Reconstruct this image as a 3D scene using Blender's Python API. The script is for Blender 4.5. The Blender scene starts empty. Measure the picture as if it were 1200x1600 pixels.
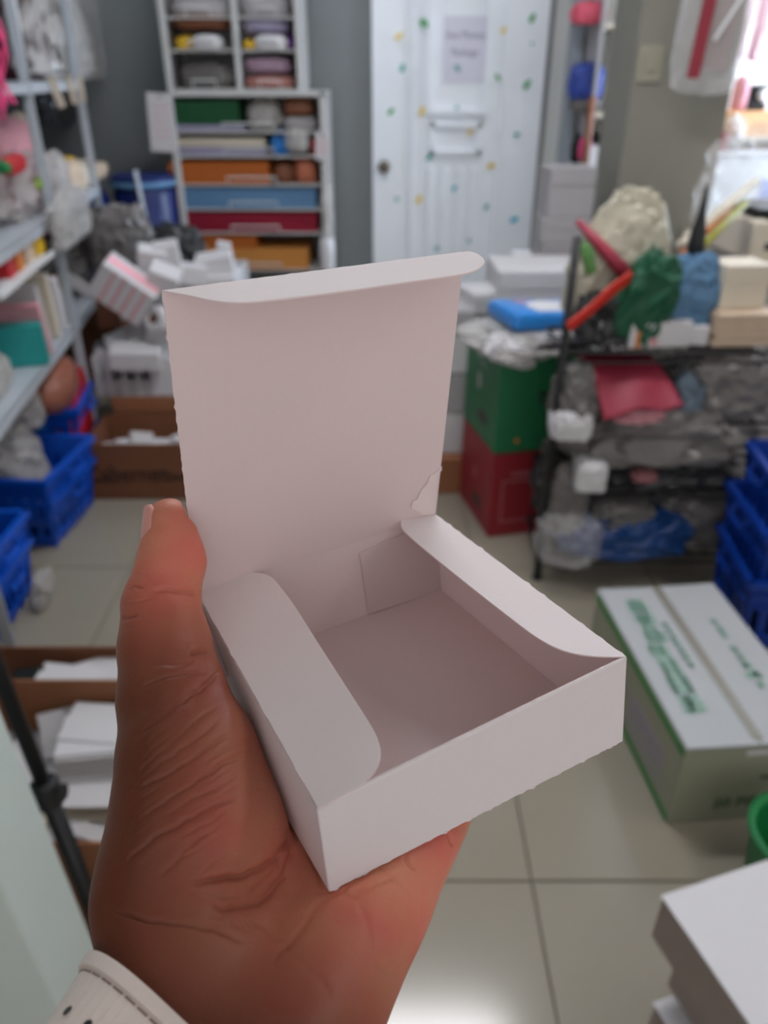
import bpy, bmesh, math, random
import numpy as np
from mathutils import Vector, Matrix, noise, Euler

# ------------------------------------------------------------------ camera, world, light, exposure
scene = bpy.context.scene
COL = scene.collection
F_PX, TH, CAM = 1200.0, math.radians(29.7), Vector((0, 0, 1.5))
FW = Vector((0, math.cos(TH), -math.sin(TH)))
UP = Vector((0, math.sin(TH), math.cos(TH)))
cam_d = bpy.data.cameras.new('camera')
cam_d.sensor_fit = 'VERTICAL'
cam_d.sensor_height = 36.0
cam_d.lens = 36.0 * F_PX / 1600.0
cam_d.clip_start = 0.02
cam_d.dof.use_dof = True
cam_d.dof.focus_distance = 0.235
cam_d.dof.aperture_fstop = cam_d.lens / 2.6          # about 2.6 mm pupil, like a phone
cam = bpy.data.objects.new('camera', cam_d)
cam.location = CAM
cam.rotation_euler = (math.pi / 2 - TH, 0, 0)
COL.objects.link(cam)
scene.camera = cam
vs = scene.view_settings
vs.view_transform = 'Standard'; vs.look = 'None'; vs.gamma = 1.0; vs.exposure = 1.0
vs.use_curve_mapping = False
world = bpy.data.worlds.new('world'); scene.world = world; world.use_nodes = True
world.node_tree.nodes['Background'].inputs[0].default_value = (1.0, 0.98, 0.99, 1)
world.node_tree.nodes['Background'].inputs[1].default_value = 0.40
LAMP_FRONT, LAMP_BACK, LAMP_SIDE, LAMP_RIGHT, WINDOW_GLOW = 22.0, 5.0, 10.0, 7.5, 12.0

# ------------------------------------------------------------------ geometry helpers
def ray(px, py):
    return FW + Vector((1, 0, 0)) * ((px - 600) / F_PX) + UP * ((800 - py) / F_PX)
def PD(px, py, d):                     # a point at depth d
    return CAM + ray(px, py) * d
def atY(px, py, Y):
    r = ray(px, py); return CAM + r * (Y / r.y)
def atZ(px, py, z):
    r = ray(px, py); return CAM + r * ((z - CAM.z) / r.z)
def atPlane(px, py, p0, n):
    r = ray(px, py); return CAM + r * ((p0 - CAM).dot(n) / r.dot(n))

MATS = {}
def lin(c):
    return tuple((x / 12.92 if x <= .04045 else ((x + .055) / 1.055) ** 2.4) for x in (v / 255 for v in c))
def mat(name, rgb=(200, 200, 200), rough=.6, metal=0, var=.12, scale=30, bump=0, alpha=1, trans=0, emit=0, spec=.5, sheen=0, coat=0):
    if name in MATS: return MATS[name]
    m = bpy.data.materials.new(name); m.use_nodes = True
    nt = m.node_tree; b = nt.nodes['Principled BSDF']; c = lin(rgb)
    b.inputs['Base Color'].default_value = (*c, 1)
    b.inputs['Roughness'].default_value = rough
    b.inputs['Metallic'].default_value = metal
    b.inputs['Specular IOR Level'].default_value = spec
    if coat: b.inputs['Coat Weight'].default_value = coat
    if alpha < 1: b.inputs['Alpha'].default_value = alpha
    if trans: b.inputs['Transmission Weight'].default_value = trans
    if emit:
        b.inputs['Emission Color'].default_value = (*c, 1); b.inputs['Emission Strength'].default_value = emit
    if var or bump:
        tc = nt.nodes.new('ShaderNodeTexCoord')
        nz = nt.nodes.new('ShaderNodeTexNoise'); nz.inputs['Scale'].default_value = scale; nz.inputs['Detail'].default_value = 4
        nt.links.new(tc.outputs['Object'], nz.inputs['Vector'])
        if var:
            mx = nt.nodes.new('ShaderNodeMix'); mx.data_type = 'RGBA'
            mx.inputs[6].default_value = (*[x * (1 - var) for x in c], 1)
            mx.inputs[7].default_value = (*[min(1, x * (1 + var)) for x in c], 1)
            nt.links.new(nz.outputs['Fac'], mx.inputs[0]); nt.links.new(mx.outputs[2], b.inputs['Base Color'])
        if bump:
            bp = nt.nodes.new('ShaderNodeBump'); bp.inputs['Strength'].default_value = bump; bp.inputs['Distance'].default_value = .02
            nt.links.new(nz.outputs['Fac'], bp.inputs['Height']); nt.links.new(bp.outputs[0], b.inputs['Normal'])
    MATS[name] = m
    return m

class MB:
    """collects shapes into one mesh"""
    def __init__(s): s.v = []; s.f = []
    def add(s, v, f):
        o = len(s.v); s.v += [tuple(p) for p in v]; s.f += [tuple(i + o for i in q) for q in f]; return s
    def box(s, c, d, M=None):
        x, y, z = (k / 2 for k in d)
        vv = [Vector((a * x, b * y, e * z)) for a in (-1, 1) for b in (-1, 1) for e in (-1, 1)]
        if M is not None: vv = [M @ p for p in vv]
        vv = [p + Vector(c) for p in vv]
        return s.add(vv, [(0, 1, 3, 2), (4, 6, 7, 5), (0, 4, 5, 1), (2, 3, 7, 6), (0, 2, 6, 4), (1, 5, 7, 3)])
    def lo(s, lo, hi):
        return s.box([(a + b) / 2 for a, b in zip(lo, hi)], [b - a for a, b in zip(lo, hi)])
    def tube(s, pts, r, n=8, caps=True):
        pts = [Vector(p) for p in pts]; rs = r if isinstance(r, (list, tuple)) else [r] * len(pts)
        vv = []; ff = []
        for i, p in enumerate(pts):
            t = (pts[min(i + 1, len(pts) - 1)] - pts[max(i - 1, 0)]).normalized()
            a = t.cross(Vector((0, 0, 1)) if abs(t.z) < .9 else Vector((1, 0, 0))).normalized(); b = t.cross(a)
            for k in range(n):
                an = 2 * math.pi * k / n; vv.append(p + (a * math.cos(an) + b * math.sin(an)) * rs[i])
            if i:
                for k in range(n):
                    ff.append(((i - 1) * n + k, (i - 1) * n + (k + 1) % n, i * n + (k + 1) % n, i * n + k))
        if caps: ff += [tuple(range(n))[::-1], tuple(range((len(pts) - 1) * n, len(pts) * n))]
        return s.add(vv, ff)
    def lathe(s, prof, n=20, c=(0, 0, 0), caps=True):
        vv = []; ff = []
        for i, (r, z) in enumerate(prof):
            for k in range(n):
                an = 2 * math.pi * k / n; vv.append((c[0] + r * math.cos(an), c[1] + r * math.sin(an), c[2] + z))
            if i:
                for k in range(n): ff.append(((i - 1) * n + k, (i - 1) * n + (k + 1) % n, i * n + (k + 1) % n, i * n + k))
        if caps: ff += [tuple(range(n))[::-1], tuple(range((len(prof) - 1) * n, len(prof) * n))]
        return s.add(vv, ff)
    def plate(s, outline, n, t):            # polygon with thickness t along n
        k = len(outline); n = Vector(n).normalized() * t
        a = [Vector(p) for p in outline]; b = [p + n for p in a]
        return s.add(a + b, [tuple(range(k))[::-1], tuple(range(k, 2 * k))] + [(i, (i + 1) % k, k + (i + 1) % k, k + i) for i in range(k)])
    def mesh(s, name, bev=0, smooth=False, seg=2):
        me = bpy.data.meshes.new(name); me.from_pydata(s.v, [], s.f)
        bm = bmesh.new(); bm.from_mesh(me)
        bmesh.ops.recalc_face_normals(bm, faces=bm.faces)
        if bev: bmesh.ops.bevel(bm, geom=list(bm.edges), offset=bev, segments=seg, affect='EDGES', profile=.5, clamp_overlap=True)
        bm.to_mesh(me); bm.free()
        if smooth: me.polygons.foreach_set('use_smooth', [True] * len(me.polygons))
        me.update(); return me

def obj(name, me, m, parent=None, loc=(0, 0, 0), rot=(0, 0, 0)):
    if isinstance(me, MB): me = me.mesh(name)
    o = bpy.data.objects.new(name, me)
    if m is not None and not me.materials: me.materials.append(m)
    o.location = loc; o.rotation_euler = rot
    if parent is not None: o.parent = parent
    COL.objects.link(o); return o
def tag(o, label, cat, group=None):
    o['label'] = label; o['category'] = cat
    if group: o['group'] = group
    return o
def struct(name, me, m, parent=None, loc=(0, 0, 0), rot=(0, 0, 0)):
    o = obj(name, me, m, parent, loc, rot)
    if parent is None: o['kind'] = 'structure'
    return o
def thing(name, label, cat, loc=(0, 0, 0), rot=(0, 0, 0), group=None):
    o = bpy.data.objects.new(name, None); o.empty_display_size = .05
    o.location = loc; o.rotation_euler = rot; COL.objects.link(o)
    return tag(o, label, cat, group)
def text(name, s, size, M, m, parent=None, depth=.0006, sx=1.0):
    cu = bpy.data.curves.new(name, 'FONT'); cu.body = s; cu.size = size; cu.extrude = depth; cu.align_x = 'CENTER'; cu.align_y = 'CENTER'
    cu.resolution_u = 3
    t = bpy.data.objects.new(name, cu); COL.objects.link(t)
    dg = bpy.context.evaluated_depsgraph_get()
    me = bpy.data.meshes.new_from_object(t.evaluated_get(dg))
    COL.objects.unlink(t); bpy.data.objects.remove(t)
    me.transform(Matrix.Diagonal((sx, 1, 1, 1))); me.materials.clear()
    o = obj(name, me, m, parent); o.matrix_basis = M; return o
def frame3(o, x, y):                        # matrix with given origin, x axis, y axis
    x = Vector(x).normalized(); y = Vector(y).normalized(); z = x.cross(y).normalized(); y = z.cross(x)
    M = Matrix.Identity(4)
    for i in range(3): M[i][0] = x[i]; M[i][1] = y[i]; M[i][2] = z[i]; M[i][3] = o[i]
    return M

# shapes used many times --------------------------------------------------------
def blob(sx, sy, sz, seed=0, wr=.12, fr=2.2, sq=.68, sub=4, pinch=0, flat=.5, jit=0):
    """a wrinkled filled bag, base at z=0"""
    bm = bmesh.new(); bmesh.ops.create_icosphere(bm, subdivisions=sub, radius=1)
    rj = random.Random(seed)
    off = Vector((seed * 3.17, seed * 1.3, seed * 7.7))
    for v in bm.verts:
        p = v.co.normalized()
        q = Vector([math.copysign(abs(c) ** sq, c) for c in p])
        n1 = noise.noise(p * fr + off); n2 = 1 - abs(noise.noise(p * fr * 2.3 + off * 1.7)) * 2; n3 = 1 - abs(noise.noise(p * fr * 5 + off)) * 2
        n4 = 1 - abs(noise.noise(p * fr * 8 + off * .6)) * 2
        k = 1 + wr * (n1 * .9 + .55 * n2 + .4 * n3 + .22 * n4)
        q *= k * (1 + jit * rj.uniform(-1, 1))
        if pinch and q.z > 0: q.x *= 1 - pinch * min(1, q.z); q.y *= 1 - pinch * min(1, q.z)
        if q.z < -.8: q.z = -.8 - (abs(q.z) - .8) * .15
        v.co = Vector((q.x * sx / 2, q.y * sy / 2, (q.z + .82) * sz / 1.82))
    me = bpy.data.meshes.new('bag'); bm.to_mesh(me); bm.free()
    if not jit: me.polygons.foreach_set('use_smooth', [True] * len(me.polygons))
    return me
def bag(name, label, cat, m, c, size, rot=(0, 0, 0), seed=0, wr=.12, fr=2.2, sq=.68, pinch=0, group=None, sub=4):
    film = 'film' in m.name or name == 'plastic_bag'
    o = obj(name, blob(*size, seed=seed, wr=wr * (1.35 if film else 1), fr=fr, sq=sq + (.12 if film else 0), pinch=pinch, sub=sub, jit=.035 if film else 0), m, None, c, rot)
    return tag(o, label, cat, group)
def boxme(w, d, h, bev=.003):
    return MB().box((0, 0, h / 2), (w, d, h)).mesh('box', bev)
def simple_box(name, label, cat, m, c, size, rot=(0, 0, 0), group=None, bev=.003, lid=True, lm=None):
    """closed carton: body, a lid panel with its overlap and a front tuck slot"""
    t = thing(name, label, cat, c, rot, group)
    w, d, h = size
    obj('body', boxme(w, d, h, bev), m, t)
    if lid:
        obj('lid', MB().box((0, 0, h + .002), (w * 1.004, d * 1.004, .004)).mesh('lid', .001), lm or m, t)
        obj('tuck_flap', MB().box((0, -d / 2 - .0015, h - min(.03, h * .2)), (w * .96, .003, min(.06, h * .4))).mesh('tuck', .001), lm or m, t)
    return t
def paper_stack(name, label, cat, m, c, size, rot=(0, 0, 0), n=6, seed=1, group=None, jit=.006):
    rd = random.Random(seed); b = MB(); w, d, h = size
    for i in range(n):
        M = Matrix.Rotation(rd.uniform(-.02, .02), 4, 'Z')
        b.box((rd.uniform(-jit, jit), rd.uniform(-jit, jit), h * (i + .5) / n), (w, d, h / n * .93), M)
    return tag(obj(name, b, m, None, c, rot), label, cat, group)
def open_carton(name, label, m, c, size, rot=(0, 0, 0), flaps='', t=.005, group=None, flen=.1):
    e = thing(name, label, 'carton', c, rot, group); w, d, h = size
    obj('bottom', MB().lo((-w / 2, -d / 2, 0), (w / 2, d / 2, t)), m, e)
    walls = {'f': ((-w / 2, -d / 2, 0), (w / 2, -d / 2 + t, h)), 'b': ((-w / 2, d / 2 - t, 0), (w / 2, d / 2, h)),
             'l': ((-w / 2, -d / 2 + t, 0), (-w / 2 + t, d / 2 - t, h)), 'r': ((w / 2 - t, -d / 2 + t, 0), (w / 2, d / 2 - t, h))}
    out = {}
    for k, (a, b_) in walls.items(): out[k] = obj('side', MB().lo(a, b_).mesh('side', .001), m, e)
    for ch in flaps:
        if ch == 'f': p, r, sz = (0, -d / 2 + .002, h), (math.radians(-115), 0, 0), (w * .98, t * .7, flen)
        if ch == 'b': p, r, sz = (0, d / 2 - .002, h), (math.radians(-35), 0, 0), (w * .98, t * .7, flen)
        if ch == 'l': p, r, sz = (-w / 2 + .002, 0, h), (0, math.radians(-120), 0), (t * .7, d * .96, flen)
        if ch == 'r': p, r, sz = (w / 2 - .002, 0, h), (0, math.radians(120), 0), (t * .7, d * .96, flen)
        obj('flap', MB().box((0, 0, sz[2] / 2), sz).mesh('flap', .001), m, e, p, r)
    return e, out
def crate(name, label, m, c, size, rot=(0, 0, 0), group=None, taper=.88, n=14):
    """plastic crate with tapered ribbed walls, slots, a rim and hand grips"""
    e = thing(name, label, 'crate', c, rot, group); w, d, h = size; t = .006
    obj('bottom', MB().lo((-w * taper / 2, -d * taper / 2, 0), (w * taper / 2, d * taper / 2, t)), m, e)
    for axis in range(4):
        L, D = (w, d) if axis % 2 == 0 else (d, w); R = Matrix.Rotation(axis * math.pi / 2, 4, 'Z')
        b = MB(); ribs = MB()
        def pt(u, z, o=0):
            k = taper + (1 - taper) * z / h
            return R @ Vector((u * L / 2 * k, -D / 2 * k - o, z))
        def slab(u0, u1, z0, z1, o0, o1, B):
            vv = [pt(u, z, o) for u in (u0, u1) for z in (z0, z1) for o in (o0, o1)]
            B.add(vv, [(0, 1, 3, 2), (4, 6, 7, 5), (0, 4, 5, 1), (2, 3, 7, 6), (0, 2, 6, 4), (1, 5, 7, 3)])
        slab(-1, 1, 0, h * .22, -t, 0, b)
        slab(-1, 1, h * .62, h * .99, -t, 0, b)
        k = max(5, int(L / .05))
        for i in range(k + 1):
            u = -1 + 2 * i / k; hw = .5 / k
            slab(max(-1, u - hw), min(1, u + hw), h * .2, h * .64, -t, 0, b)
        obj('wall', b, m, e)
        for z in (.2, .62, .8): slab(-1.0, 1.0, h * z - .005, h * z + .005, 0, .007, ribs)
        for u in (-.98, -.5, 0, .5, .98): slab(u - .02, u + .02, 0, h * .97, 0, .006, ribs)
        obj('rib', ribs, m, e)
    rim = MB()
    for axis in range(4):
        L, D = (w, d) if axis % 2 == 0 else (d, w); R = Matrix.Rotation(axis * math.pi / 2, 4, 'Z')
        vv = [R @ Vector((sx * (L / 2 + .012), -D / 2 - o, z)) for sx in (-1, 1) for z in (h - .022, h) for o in (-.004, .014)]
        rim.add(vv, [(0, 1, 3, 2), (4, 6, 7, 5), (0, 4, 5, 1), (2, 3, 7, 6), (0, 2, 6, 4), (1, 5, 7, 3)])
    obj('rim', rim, m, e)
    for s in (-1, 1):
        obj('grip', MB().tube([(s * (w / 2 + .012), -.05, h - .02), (s * (w / 2 + .03), -.045, h - .05), (s * (w / 2 + .03), .045, h - .05), (s * (w / 2 + .012), .05, h - .02)], .006, 6), m, e)
    return e
# ------------------------------------------------------------------ the room
m_wall = mat('wall_paint_grey', (128, 132, 134), .75, var=.06, scale=3, bump=.03)
m_wall_white = mat('wall_paint_white', (214, 216, 212), .7, var=.04, scale=3)
m_jamb = mat('wall_paint_mint', (196, 206, 200), .6, var=.05, scale=8, bump=.02)
m_ceil = mat('ceiling_paint', (222, 222, 220), .8, var=.02)
m_grout = mat('grout', (112, 106, 96), .8, var=.1)
m_tile = mat('floor_tile_glazed', (150, 142, 128), .16, var=.05, scale=4, spec=.5)
m_white_metal = mat('white_painted_metal', (184, 191, 199), .35, var=.04)
m_black = mat('black_plastic', (22, 22, 24), .4, var=.1)
m_dark_metal = mat('dark_metal', (38, 40, 42), .4, metal=.6, var=.1)
m_white = mat('white_plastic', (226, 227, 228), .4, var=.03)

fl = struct('floor', MB().lo((-2.1, -1.5, -.06), (2.9, 4.9, -.004)), m_grout)
tile_me = MB().box((0, 0, -.002), (.5955, .5955, .008)).mesh('tile', .0015, seg=1); tile_me.materials.append(m_tile)
TX, TY = .315, 1.035 - .6 * 5
for i in range(-5, 6):
    for j in range(0, 12):
        x, y = TX + .6 * i - .3, TY + .6 * j - .3
        if not (-2.4 < x < 2.95 and -1.2 < y < 4.95): continue
        if x - .3 < -2.1 or x + .3 > 2.9 or y + .3 > 4.9: 
            lo = (max(-2.1, x - .298), y - .298, -.006); hi = (min(2.9, x + .298), min(4.9, y + .298), .002)
            obj('tile', MB().lo(lo, hi), m_tile, fl)
        else: obj('tile', tile_me, m_tile, fl, (x, y, 0))
struct('wall_back', MB().lo((-2.2, 4.9, 0), (.92, 5.0, 3)), m_wall)
struct('wall_back_white', MB().lo((.92, 4.9, 0), (2.9, 5.0, 3)), m_wall_white)
struct('wall_left', MB().lo((-2.2, -1.5, 0), (-2.1, 4.9, 3)), m_wall)
struct('wall_right', MB().lo((2.9, -1.5, 0), (3.0, 5.0, 3)), m_wall_white)
struct('ceiling', MB().lo((-2.2, -1.5, 3), (3.0, 5.0, 3.08)), m_ceil)
struct('wall_partition', MB().plate([(-2.1, .605, 0), (-.452, .605, 0), (-.60, .605, 3), (-2.1, .605, 3)], (0, 1, 0), .124).mesh('wp', .004), m_jamb)
struct('wall_column', MB().lo((.93, 3.3, 0), (1.31, 3.68, 3)).mesh('col', .004), mat('column_paint', (130, 127, 117), .75, var=.06, scale=3, bump=.03))
struct('baseboard_back', MB().lo((-2.1, 4.885, 0), (.0, 4.9, .09)), m_wall_white)
struct('trim_1', MB().lo((1.0, 4.84, 0), (1.07, 4.9, 2.2)), mat('trim_paint', (168, 176, 184), .5))

# door with raised panels ------------------------------------------------------
m_door = mat('door_paint_white', (242, 246, 253), .45, var=.03, scale=5)
dX0, dX1, dY = -.066, .885, 4.86
door = struct('door_1', MB().lo((dX0, dY, .01), (dX1, 4.9, 2.08)).mesh('d', .003), m_door)
dcx = (dX0 + dX1) / 2
def dpart(name, b, m=m_door, bev=.003):
    return obj(name, b.mesh(name, bev) if bev else b, m, door)
for x0, x1 in ((.155, .17), (.645, .66)):      # long stile mouldings
    dpart('moulding', MB().lo((x0, dY - .022, .08), (x1, dY + .002, 2.02)))
# arched upper panel
def arch(x0, x1, z0, z1, off=0):
    pts = [(x0 - off, z0 - off), (x1 + off, z0 - off), (x1 + off, z1)]
    for k in range(1, 12):
        a = math.pi * k / 12; pts.append(((x0 + x1) / 2 + math.cos(a) * ((x1 - x0) / 2 + off), z1 + math.sin(a) * (.14 + off)))
    return pts + [(x0 - off, z1)]
px0, px1 = .262, .552
b = MB(); inn = arch(px0, px1, 1.33, 1.80); out = arch(px0, px1, 1.33, 1.80, .028)
n_ = len(inn); vv = [(x, dY - .032, z) for x, z in inn] + [(x, dY - .032, z) for x, z in out] + [(x, dY - .001, z) for x, z in inn] + [(x, dY - .001, z) for x, z in out]
ff = []
for i in range(n_):
    j = (i + 1) % n_
    ff += [(i, j, n_ + j, n_ + i), (n_ + i, n_ + j, 3 * n_ + j, 3 * n_ + i), (j, i, 2 * n_ + i, 2 * n_ + j)]
b.add(vv, ff); dpart('arch_moulding', b, bev=0)
for (x0, x1, z0, z1) in ((.262, .552, 1.10, 1.26),):
    b = MB()
    b.lo((x0, dY - .032, z0), (x1, dY, z0 + .022)); b.lo((x0, dY - .032, z1 - .022), (x1, dY, z1)); b.lo((x0, dY - .032, z0), (x0 + .022, dY, z1)); b.lo((x1 - .022, dY - .032, z0), (x1, dY, z1))
    dpart('square_moulding', b, bev=0)
for k in range(4):
    x0 = .255 + k * .085
    dpart('flute', MB().lo((x0, dY - .026, .12), (x0 + .035, dY, 1.03)), bev=.006)
m_knob = mat('knob_metal', (120, 112, 100), .3, metal=.9)
kn = atY(600, 262, 4.8)
obj('door_knob', MB().lathe([(.006, 0), (.034, .002), (.034, .01), (.012, .014), (.012, .03), (.028, .038), (.03, .055), (.02, .066)], 16).mesh('knob', 0, True), m_knob, door, (kn.x, dY, kn.z), (math.pi / 2, 0, 0))
# leaf stickers
leafc = {'g': mat('leaf_green', (70, 160, 90), .5), 't': mat('leaf_teal', (50, 160, 150), .5), 'y': mat('leaf_yellow', (232, 205, 110), .5), 'b': mat('leaf_blue', (60, 180, 205), .5)}
for (px, py, c, s, a) in ((664, 37, 'g', 1.2, -.7), (624, 56, 'y', 1, .6), (629, 106, 't', .9, 1.2), (611, 174, 'g', .9, .7), (660, 173, 'y', 1.1, 1.2), (671, 246, 't', .9, .5),
        (620, 311, 't', .6, 1.5), (655, 311, 'y', 1.1, 1.3), (715, 107, 't', .8, -.9), (713, 170, 't', .8, .8), (735, 206, 'y', .8, .9), (787, 47, 'y', .8, 1.1),
        (778, 121, 'g', .8, -.9), (768, 259, 'y', 1, .2), (710, 294, 'b', .8, .9), (760, 323, 't', .8, 1.2), (733, 376, 't', .6, 1.4), (832, 28, 'g', 1, 1.1), (824, 131, 'g', 1.1, .9), (832, 68, 't', .4, .3),
        (808, 210, 't', .7, .2), (804, 343, 'b', 1.1, .4), (683, 388, 't', .7, .6)):
    p = atY(px, py, dY - .026); L = .05 * s; pts = []
    for k in range(12):
        u = 2 * math.pi * k / 12; X = math.cos(u) * L / 2; Z = math.sin(u) * L * .26 * (1 - .35 * math.cos(u))
        pts.append((X * math.cos(a) - Z * math.sin(a), 0, X * math.sin(a) + Z * math.cos(a)))
    o = obj('leaf_sticker', MB().plate(pts, (0, -1, 0), .0015), leafc[c], door, (p.x, dY - .0265, p.z))
m_paper = mat('copy_paper', (220, 219, 233), .6, var=.02)
m_ink = mat('grey_ink', (116, 112, 130), .7, var=0)
sg = atY(727, 78, dY - .02)
sign = tag(obj('door_sign', MB().box((0, 0, 0), (.235, .002, .31)).mesh('s', .0008), m_paper, None, (sg.x, dY - .0035, sg.z)), 'lavender-white printed paper sign taped inside the arched door panel', 'sign')
text('lettering', 'Get Money', .047, frame3((0, -.0012, .068), (1, 0, 0), (0, 0, 1)), m_ink, sign, .0004)
text('lettering', 'Package', .047, frame3((0, -.0012, -.012), (1, 0, 0), (0, 0, 1)), m_ink, sign, .0004)

# ceiling battens and the side window -------------------------------------------
m_tube = mat('tube_light', (250, 250, 254), emit=LAMP_FRONT, var=0)
m_tube2 = mat('tube_light_back', (238, 246, 255), emit=LAMP_BACK, var=0)
m_tube4 = mat('tube_light_right', (255, 246, 242), emit=LAMP_RIGHT, var=0)
m_tube3 = mat('tube_light_side', (255, 252, 246), emit=LAMP_SIDE, var=0)
def batten(x, y, rz, m, label, w=.22, L=1.2):
    t = thing('ceiling_light', label, 'ceiling light', (x, y, 3.0), (0, 0, rz), 'ceiling lights')
    obj('housing', MB().lo((-L / 2, -w / 2, -.05), (L / 2, w / 2, 0)).mesh('h', .004), m_white, t)
    obj('diffuser', MB().lo((-L / 2 + .02, -w / 2 + .02, -.075), (L / 2 - .02, w / 2 - .02, -.05)).mesh('df', .006), m, t)
    for s in (-1, 1): obj('end_cap', MB().lo((s * L / 2 - .012, -w / 2, -.08), (s * L / 2 + .012, w / 2, 0)).mesh('c', .003), m_white, t)
batten(.05, 2.15, 0, m_tube, 'white ceiling batten light over the tiled aisle, mirrored in the floor')
batten(-.6, 4.2, 0, m_tube2, 'white ceiling batten light near the back wall above the drawer tower')
batten(2.1, 3.9, math.pi / 2, m_tube3, 'white ceiling batten light beyond the grey column')
batten(1.7, .75, math.pi / 2, m_tube4, 'white ceiling batten light on the right above the shop counter side')
m_sky = mat('bright_window_glass', (214, 232, 255), emit=WINDOW_GLOW, var=0)
wn = struct('window_1', MB().lo((2.885, 3.75, .95), (2.905, 4.75, 2.1)), m_sky)
for lo, hi in (((2.86, 3.70, .9), (2.9, 3.75, 2.15)), ((2.86, 4.75, .9), (2.9, 4.8, 2.15)), ((2.86, 3.70, 2.1), (2.9, 4.8, 2.15)), ((2.86, 3.70, .9), (2.9, 4.8, .95)), ((2.87, 4.235, .95), (2.9, 4.265, 2.1))):
    obj('window_frame', MB().lo(lo, hi).mesh('wf', .003), m_white, wn)

# ------------------------------------------------------------------ the held paper box
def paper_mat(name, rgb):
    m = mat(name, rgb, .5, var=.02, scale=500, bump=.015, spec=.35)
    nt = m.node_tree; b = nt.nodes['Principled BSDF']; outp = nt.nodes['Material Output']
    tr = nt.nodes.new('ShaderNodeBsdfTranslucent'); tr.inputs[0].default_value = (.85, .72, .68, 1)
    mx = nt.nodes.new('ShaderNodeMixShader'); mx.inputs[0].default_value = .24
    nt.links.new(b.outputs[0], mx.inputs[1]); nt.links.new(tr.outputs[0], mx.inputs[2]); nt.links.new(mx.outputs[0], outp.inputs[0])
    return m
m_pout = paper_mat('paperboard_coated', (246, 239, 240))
m_pin = paper_mat('paperboard_inside_bounce', (242, 224, 224))  # pink light bounced off the skin is put into this colour
cA, cB = PD(497, 1265, .1836), PD(978, 1030, .2259)
cA0, cB0 = PD(515, 1392, .1984), PD(972, 1157, .2406)
cC, cE = PD(308, 928, .2639), PD(680, 806, .3062)
cE0 = PD(688, 920, .3209)
cC0 = cA0 + (cE0 - cB0)
cLL, cLR = PD(253, 455, .2021), PD(725, 394, .2444)
PAP = .00045
gift = thing('paper_box', 'open white paperboard box with raised lid held in the hand', 'box', (cA0 + cB0 + cC0 + cE0) / 4)
GI = Matrix.Translation(-gift.location)
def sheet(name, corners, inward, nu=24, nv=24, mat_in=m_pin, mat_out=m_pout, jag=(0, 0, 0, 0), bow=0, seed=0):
    """bilinear sheet p00,p10,p11,p01 with thickness; inward points to the inside face; jag: edge nick amplitude v0,u1,v1,u0"""
    p00, p10, p11, p01 = corners; me = bpy.data.meshes.new(name); vs_ = []; rd = random.Random(seed)
    nrm = (p10 - p00).cross(p01 - p00).normalized()
    if nrm.dot(inward) < 0: nrm = -nrm
    nick = [[max(0, noise.noise(Vector((i * .55 + seed * 9 + e * 31, e * 3.3, 0)))) for i in range(max(nu, nv) + 1)] for e in range(4)]
    for j in range(nv + 1):
        for i in range(nu + 1):
            u, v = i / nu, j / nv
            uu, w = u, v
            if j == 0: w -= jag[0] * nick[0][i]
            if j == nv: w += jag[2] * nick[2][i]
            if i == 0: uu -= jag[3] * nick[3][j]
            if i == nu: uu += jag[1] * nick[1][j]
            p = (p00 * (1 - uu) + p10 * uu) * (1 - w) + (p01 * (1 - uu) + p11 * uu) * w
            vs_.append(p + nrm * (bow * math.sin(math.pi * u) * math.sin(math.pi * v)))
    N = len(vs_); allv = [v + nrm * PAP / 2 for v in vs_] + [v - nrm * PAP / 2 for v in vs_]
    fs = []; mi = []; W = nu + 1
    flip = (p10 - p00).cross(p01 - p00).dot(nrm) < 0
    for j in range(nv):
        for i in range(nu):
            q = (j * W + i, j * W + i + 1, (j + 1) * W + i + 1, (j + 1) * W + i)
            if flip: q = q[::-1]
            fs.append(q); mi.append(0); fs.append(tuple(k + N for k in q[::-1])); mi.append(1)
    ring = [i for i in range(W)] + [j * W + nu for j in range(1, nv + 1)] + [nv * W + i for i in range(nu - 1, -1, -1)] + [j * W for j in range(nv - 1, 0, -1)]
    for k in range(len(ring)):
        a, b_ = ring[k], ring[(k + 1) % len(ring)]
        q = (a, a + N, b_ + N, b_) 
        fs.append(q if not flip else q[::-1]); mi.append(1)
    me.from_pydata([tuple(GI @ p) for p in allv], [], fs)
    me.materials.append(mat_in); me.materials.append(mat_out)
    me.polygons.foreach_set('material_index', mi); me.update()
    return obj(name, me, None, gift)
ctr = (cA + cB + cC + cE + cA0 + cB0 + cC0 + cE0) / 8
UPV = Vector((0, 0, 1))
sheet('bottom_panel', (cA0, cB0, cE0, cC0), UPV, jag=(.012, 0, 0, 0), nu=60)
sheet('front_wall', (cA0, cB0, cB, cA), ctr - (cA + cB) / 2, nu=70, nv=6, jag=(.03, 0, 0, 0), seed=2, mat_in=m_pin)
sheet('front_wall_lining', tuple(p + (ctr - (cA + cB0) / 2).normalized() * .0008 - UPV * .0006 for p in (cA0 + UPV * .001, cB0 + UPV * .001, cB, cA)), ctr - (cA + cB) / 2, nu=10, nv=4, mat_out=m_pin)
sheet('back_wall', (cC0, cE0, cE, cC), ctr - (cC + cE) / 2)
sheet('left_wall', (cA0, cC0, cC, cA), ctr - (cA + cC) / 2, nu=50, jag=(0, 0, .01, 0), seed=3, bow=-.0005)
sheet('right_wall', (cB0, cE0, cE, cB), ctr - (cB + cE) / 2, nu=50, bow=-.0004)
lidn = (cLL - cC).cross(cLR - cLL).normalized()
if lidn.y > 0: lidn = -lidn
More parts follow.
